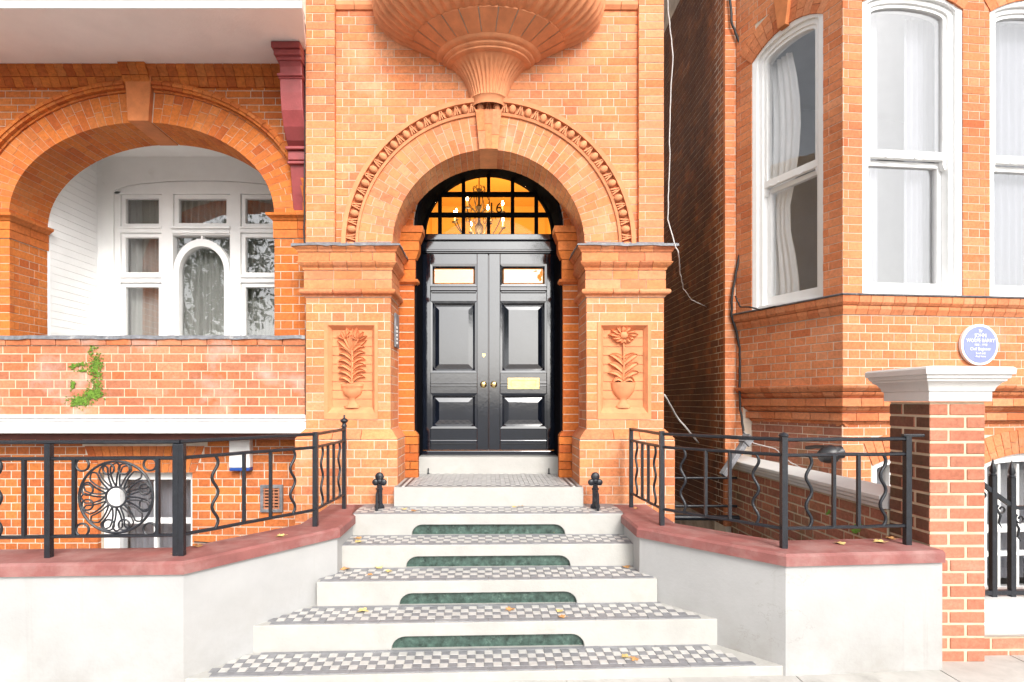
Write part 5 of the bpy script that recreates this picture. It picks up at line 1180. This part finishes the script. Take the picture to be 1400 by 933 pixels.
# area bars, rainwater pipe, lamp, cables
ab = empty('area_bars', (2.1, 1.15, .35), 'black iron bars fixed across the dark area beside the porch', 'bars')
for z, r_, nm in ((.35, .030, 'pipe'), (.47, .016, 'bar'), (.775, .014, 'bar')): MB().tube([(1.50, 1.15, z), (2.695, 1.10 if z < .4 else 1.15, z)], r_, 10).build(nm, 'iron', ab, smooth=40)
rp_ = MB().tube([P(1020, 600, .98), P(1014, 612, .96), P(1000, 632, .92), P(988, 650, .90)], .030, square=True).build('rainwater_pipe', 'galv', None, bevel=.004, label='short grey lead pipe slanting above the white coping', cat='pipe')
MB().tube([P(1024, 597, .99), P(1017, 607, .97)], .044, square=True).build('pipe_socket', 'galv', rp_)
lp0 = P(1137, 621, .16)
lm = empty('wall_lamp', tuple(lp0), 'small black outdoor lamp head behind the railing on the bay corner', 'lamp')
m = MB(); m.lathe((0, 0, 0), [(.001, -.11), (.05, -.105), (.075, -.06), (.085, .0), (.080, .02), (.060, .03), (.060, .09), (.045, .10), (.001, .10)], 18)
rot = Matrix.Rotation(R(78), 3, 'Y') @ Matrix.Rotation(R(0), 3, 'X'); m.v = [lp0 + (rot @ v) for v in m.v]; m.build('lamp_head', 'plastic_k', lm, smooth=40)
MB().tube([lp0 + Vector((-.02, .02, .06)), lp0 + Vector((-.03, .20, .05)), lp0 + Vector((-.03, .34, .03))], .018, 8).build('bracket', 'plastic_k', lm, smooth=40)
MB().lathe(lp0 + Vector((.005, 0, .055)), [(.09, -.02), (.07, .01), (.02, .02), (.001, .022)], 16, ky=.7).build('hood', 'plastic_k', lm, smooth=40)
ye = 1.325
cable([P(997, -25, ye), P(1000, 30, ye), P(1012, 62, ye), P(1017, 110, ye), P(1018, 180, ye), P(1017, 260, ye), P(1012, 340, ye), P(1001, 405, ye), P(1000, 432, ye), P(1007, 455, ye), P(1012, 480, ye - .02), P(1011, 520, ye - .03), P(1012, 560, ye - .02), P(1018, 598, ye - .15)], .013, 'cable_k', 'thick black cable running down the strip beside the canted bay window')
cable([P(1005, 405, ye - .05), P(1012, 420, ye - .14), P(1025, 420, .98), P(1040, 424, .90), P(1060, 419, .70)], .008, 'cable_k', 'frayed black cable lying along the lead sill of the canted window')
cable([P(1017, 590, 1.1), P(1030, 606, 1.0), P(1060, 614, .85), P(1080, 632, .6), P(1095, 640, .5)], .006, 'cable_w', 'pale cable sagging from the lead pipe to the white coping')
cable([P(911, -20, .03), P(915, 30, .03), P(920, 78, .03), P(916, 150, .03), P(915, 240, .03), P(913, 300, .03), P(922, 333, -.10), P(927, 345, -.10), P(930, 375, .25), P(934, 395, .9), P(945, 410, 1.5), P(966, 420, 1.88)], .005, 'cable_w', 'thin grey wire looping from the porch corner to the sooty flank wall')
cable([P(908, 540, 1.4), P(925, 570, 1.9), P(955, 606, 2.0)], .012, 'cable_w', 'grey cable slanting across the foot of the sooty flank wall')
ep = MB().box(-.84, -.80, -.415, -.36, 0, 0)
en = MB().box(.02, .20, .004, .022, 2.10, 2.41, Fr((-XI, .13), (0, 1))).build('entry_phone', 'galv', None, bevel=.004, label='narrow grey entry phone panel on the inner side of the fern column', cat='entry phone')
for k in range(5): MB().box(.05, .08, .022, .028, 2.13 + k * .035, 2.15 + k * .035, Fr((-XI, .13), (0, 1))).build('button', 'alarm_w', en)
for x, lab in ((-.60, 'small iron pin standing on the landing by the threshold on the leafy fern side'), (.60, 'small iron pin standing on the landing by the threshold on the daisy side')):
    MB().lathe((x, .64, ZT[5]), [(.014, 0), (.014, .006), (.006, .01), (.006, .055), (.001, .06)], 8).build('iron_pin', 'iron', None, smooth=40, label=lab, cat='pin', group='iron pins on the landing')
# ------------------------------------------------------------------ fallen leaves
def on_plane(x, y, z):
    D = (H - z) * FPX / (y - CY); return Vector(((x - CX) * D / FPX, D - D0, z))
def leaf_mesh(seed):
    r2 = random.Random(seed); m = MB(); lob = [(0, .3), (.35, .62), (.75, .42), (1.1, .98), (1.5, .5), (PI / 2 + .35, 1.15)]
    pts = []; n = 22
    for k in range(n):
        a = 2 * PI * k / n; q = .55 + .45 * abs(math.cos(2.5 * (a - PI / 2))) ** 1.6; q *= r2.uniform(.85, 1.1)
        pts.append((q * math.cos(a), q * math.sin(a) * .9, .22 * math.sin(2 * a + seed) * q + .18 * q * q * r2.uniform(.4, 1.2)))
    V = [(0, 0, 0)] + pts + [(0, 0, -.03)] + [(a, b, c - .03) for a, b, c in pts]
    fs = [(0, 1 + k, 1 + (k + 1) % n) for k in range(n)] + [(n + 1, n + 2 + (k + 1) % n, n + 2 + k) for k in range(n)] + [(1 + k, n + 2 + k, n + 2 + (k + 1) % n, 1 + (k + 1) % n) for k in range(n)]
    m.add(V, fs); m.tube([(0, -.3, .02), (.05, -.9, .04), (.12, -1.35, .1)], .035, 5)
    return m
LM = [leaf_mesh(k).mesh('fallen_leaf', 'leaf' if k % 2 else 'leaf2', False, centre=False)[0] for k in range(4)]
T_ = ZT
spots = [(552, 697, T_[4], 'on the top chequered step near the fern side boot scraper'), (567, 699, T_[4], 'on the top chequered step near the fern side boot scraper'), (704, 694, T_[4], 'against the landing riser on the top chequered step'), (712, 692, T_[4], 'against the landing riser on the top chequered step'),
         (758, 728, T_[3], 'below the end of the uppermost green panel'), (489, 737, T_[3], 'in the corner of the step below the top one, loggia side'), (490, 742, T_[3], 'on the edge of the step below the top one, loggia side'),
         (472, 779, T_[2], 'in the loggia side corner of the middle step'), (518, 777, T_[2], 'at the back of the middle step, loggia side'), (506, 787, T_[2], 'on the front edge of the middle step, loggia side'), (532, 782, T_[2], 'on the middle step before the green panel, loggia side'), (856, 776, T_[2], 'in the bay side corner of the middle step'),
         (496, 836, T_[1], 'on the second lowest step, loggia side'), (698, 834, T_[1], 'alone below the middle of a green panel on the second lowest step'), (765, 836, T_[1], 'one of two together on the second lowest step, bay side'), (768, 844, T_[1], 'one of two together on the second lowest step, bay side'),
         (855, 899, T_[0], 'on the wide lowest step'), (868, 902, T_[0], 'on the wide lowest step'), (383, 734, .715, 'on the splayed red coping below the alarm box'), (270, 748, .715, 'on red coping beside the wide corner post'), (244, 757, .715, 'on red coping beside the wide corner post'),
         (870, 696, .715, 'on red coping by the daisy column'), (1202, 742, .715, 'on red coping near the pillar end post'), (1216, 737, .715, 'on red coping near the pillar end post'), (1148, 744, .715, 'on red coping between straight balusters near the pillar')]
for k, (x, y, z, where) in enumerate(spots):
    me = LM[k % 4]; o = bpy.data.objects.new('fallen_leaf', me); col.objects.link(o); p = on_plane(x, y, z); sc = rnd.uniform(.026, .042)
    o.location = p + Vector((0, 0, .006)); o.scale = (sc, sc, sc * .7); o.rotation_euler = (0, 0, rnd.uniform(0, 6.28))
    tag(o, ('pale yellow' if k % 2 == 0 else 'brown') + ' fallen leaf ' + where, 'leaf', 'fallen autumn leaves')
# ------------------------------------------------------------------ weeds and moss
def weed(p, size, n, label, out):
    r = empty('weed', tuple(p), label, 'weed'); st = MB()
    for k in range(n):
        a = 2 * PI * k / n + rnd.uniform(-.4, .4); d = (Vector((math.cos(a) * .8, 0, .55 + .7 * math.sin(a))) + Vector(out) * rnd.uniform(.5, 1.1)).normalized()
        L = size * rnd.uniform(.6, 1.1); tip = p + d * L
        st.tube([p, p + d * L * .5 + Vector((0, 0, .1 * L)), tip], .0015, 4)
        sd_ = d.cross(Vector((0, 1, .3))).normalized(); w_ = L * .30; lm_ = MB()
        q = [p + d * L * .35, p + d * L * .65 + sd_ * w_, tip + d * L * .25, p + d * L * .65 - sd_ * w_, p + d * L * .7 + Vector(out) * .006]
        lm_.add(q, [(0, 1, 4), (1, 2, 4), (2, 3, 4), (3, 0, 4)]).build('leaf', 'weed', r)
    st.build('stem', 'weed', r)
weed(P(1276, 862, -1.475), .035, 14, 'small green weed at the foot of the pillar by the white wall', (0, -1, 0))
weed(Vector((2.69, -.85, .66)), .055, 10, 'small green weed growing from the dirty area wall under the white coping', (-1, 0, 0))
weed(Vector((2.69, -.50, .72)), .030, 8, 'tiny green weed high on the dirty area wall', (-1, 0, 0))
mo = MB()
for x0, x1, y0, y1, n in ((122, 140, 484, 522, 170), (128, 138, 520, 545, 50), (116, 138, 534, 545, 160), (97, 121, 543, 555, 190), (96, 104, 498, 504, 30), (97, 102, 522, 532, 40), (100, 120, 497, 500, 30), (122, 128, 470, 484, 16), (104, 118, 506, 508, 24)):
    for k in range(int(n * 1.8)):
        p = P(rnd.gauss((x0 + x1) / 2, (x1 - x0) / 3.6), rnd.gauss((y0 + y1) / 2, (y1 - y0) / 3.6), YP - .002); s2 = rnd.uniform(.007, .017); a = rnd.uniform(0, 6.28)
        d1 = Vector((math.cos(a), -.5, math.sin(a))) * s2; d2 = Vector((-math.sin(a), -.2, math.cos(a))) * s2 * .7
        mo.add([p - d2, p + d1, p + d2, p + Vector((0, -.006, 0)) + d1 * .4], [(0, 1, 3), (1, 2, 3), (2, 0, 3)])
mo.build('moss', 'moss', None, label='green moss growing in the joints of the weathered parapet', cat='moss', kind='stuff')
# ------------------------------------------------------------------ trees across the road, mirrored in the window panes
def tree(x, y, h, r_, label, seed):
    r2 = random.Random(seed); t = empty('street_tree', (x, y, -.14), label, 'tree', 'trees across the road')
    base = Vector((x, y, -.14)); m = MB().tube([base, base + Vector((.05, 0, h * .3)), base + Vector((-.1, .1, h * .62)), base + Vector((.1, 0, h * .9))], [.28, .22, .14, .03], 10)
    tips = []
    for k in range(16):
        a = r2.uniform(0, 6.28); st = base + Vector((0, 0, h * r2.uniform(.32, .75))); e = base + Vector((math.cos(a) * r_ * r2.uniform(.5, .95), math.sin(a) * r_ * r2.uniform(.5, .95), h * r2.uniform(.5, 1.0)))
        m.tube([st, st.lerp(e, .5) + Vector((0, 0, .3)), e], [.09, .05, .012], 6); tips += [e, st.lerp(e, .65), st.lerp(e, .85)]
    m.build('trunk', 'bark', t, smooth=50)
    c = MB()
    for tp in tips:
        for k in range(95):
            q = tp + Vector((r2.gauss(0, .55), r2.gauss(0, .55), r2.gauss(0, .42))); a = Vector((r2.gauss(0, 1), r2.gauss(0, 1), r2.gauss(0, 1))).normalized(); b = a.cross(Vector((r2.gauss(0, 1), r2.gauss(0, 1), r2.gauss(0, 1)))).normalized(); s2 = r2.uniform(.07, .15)
            c.add([q - a * s2, q + b * s2 * .6, q + a * s2, q - b * s2 * .6], [(0, 1, 2, 3)])
    c.build('crown', 'crown', t)
tree(-13.2, -17.5, 10.0, 3.6, 'leafy plane tree standing across the road to the side of the loggia house', 3)
tree(4.9, -19, 11, 3.2, 'leafy plane tree standing across the road opposite the front door', 5)
tree(14.2, -19, 13, 3.0, 'tall plane tree standing across the road opposite the bay window', 8)
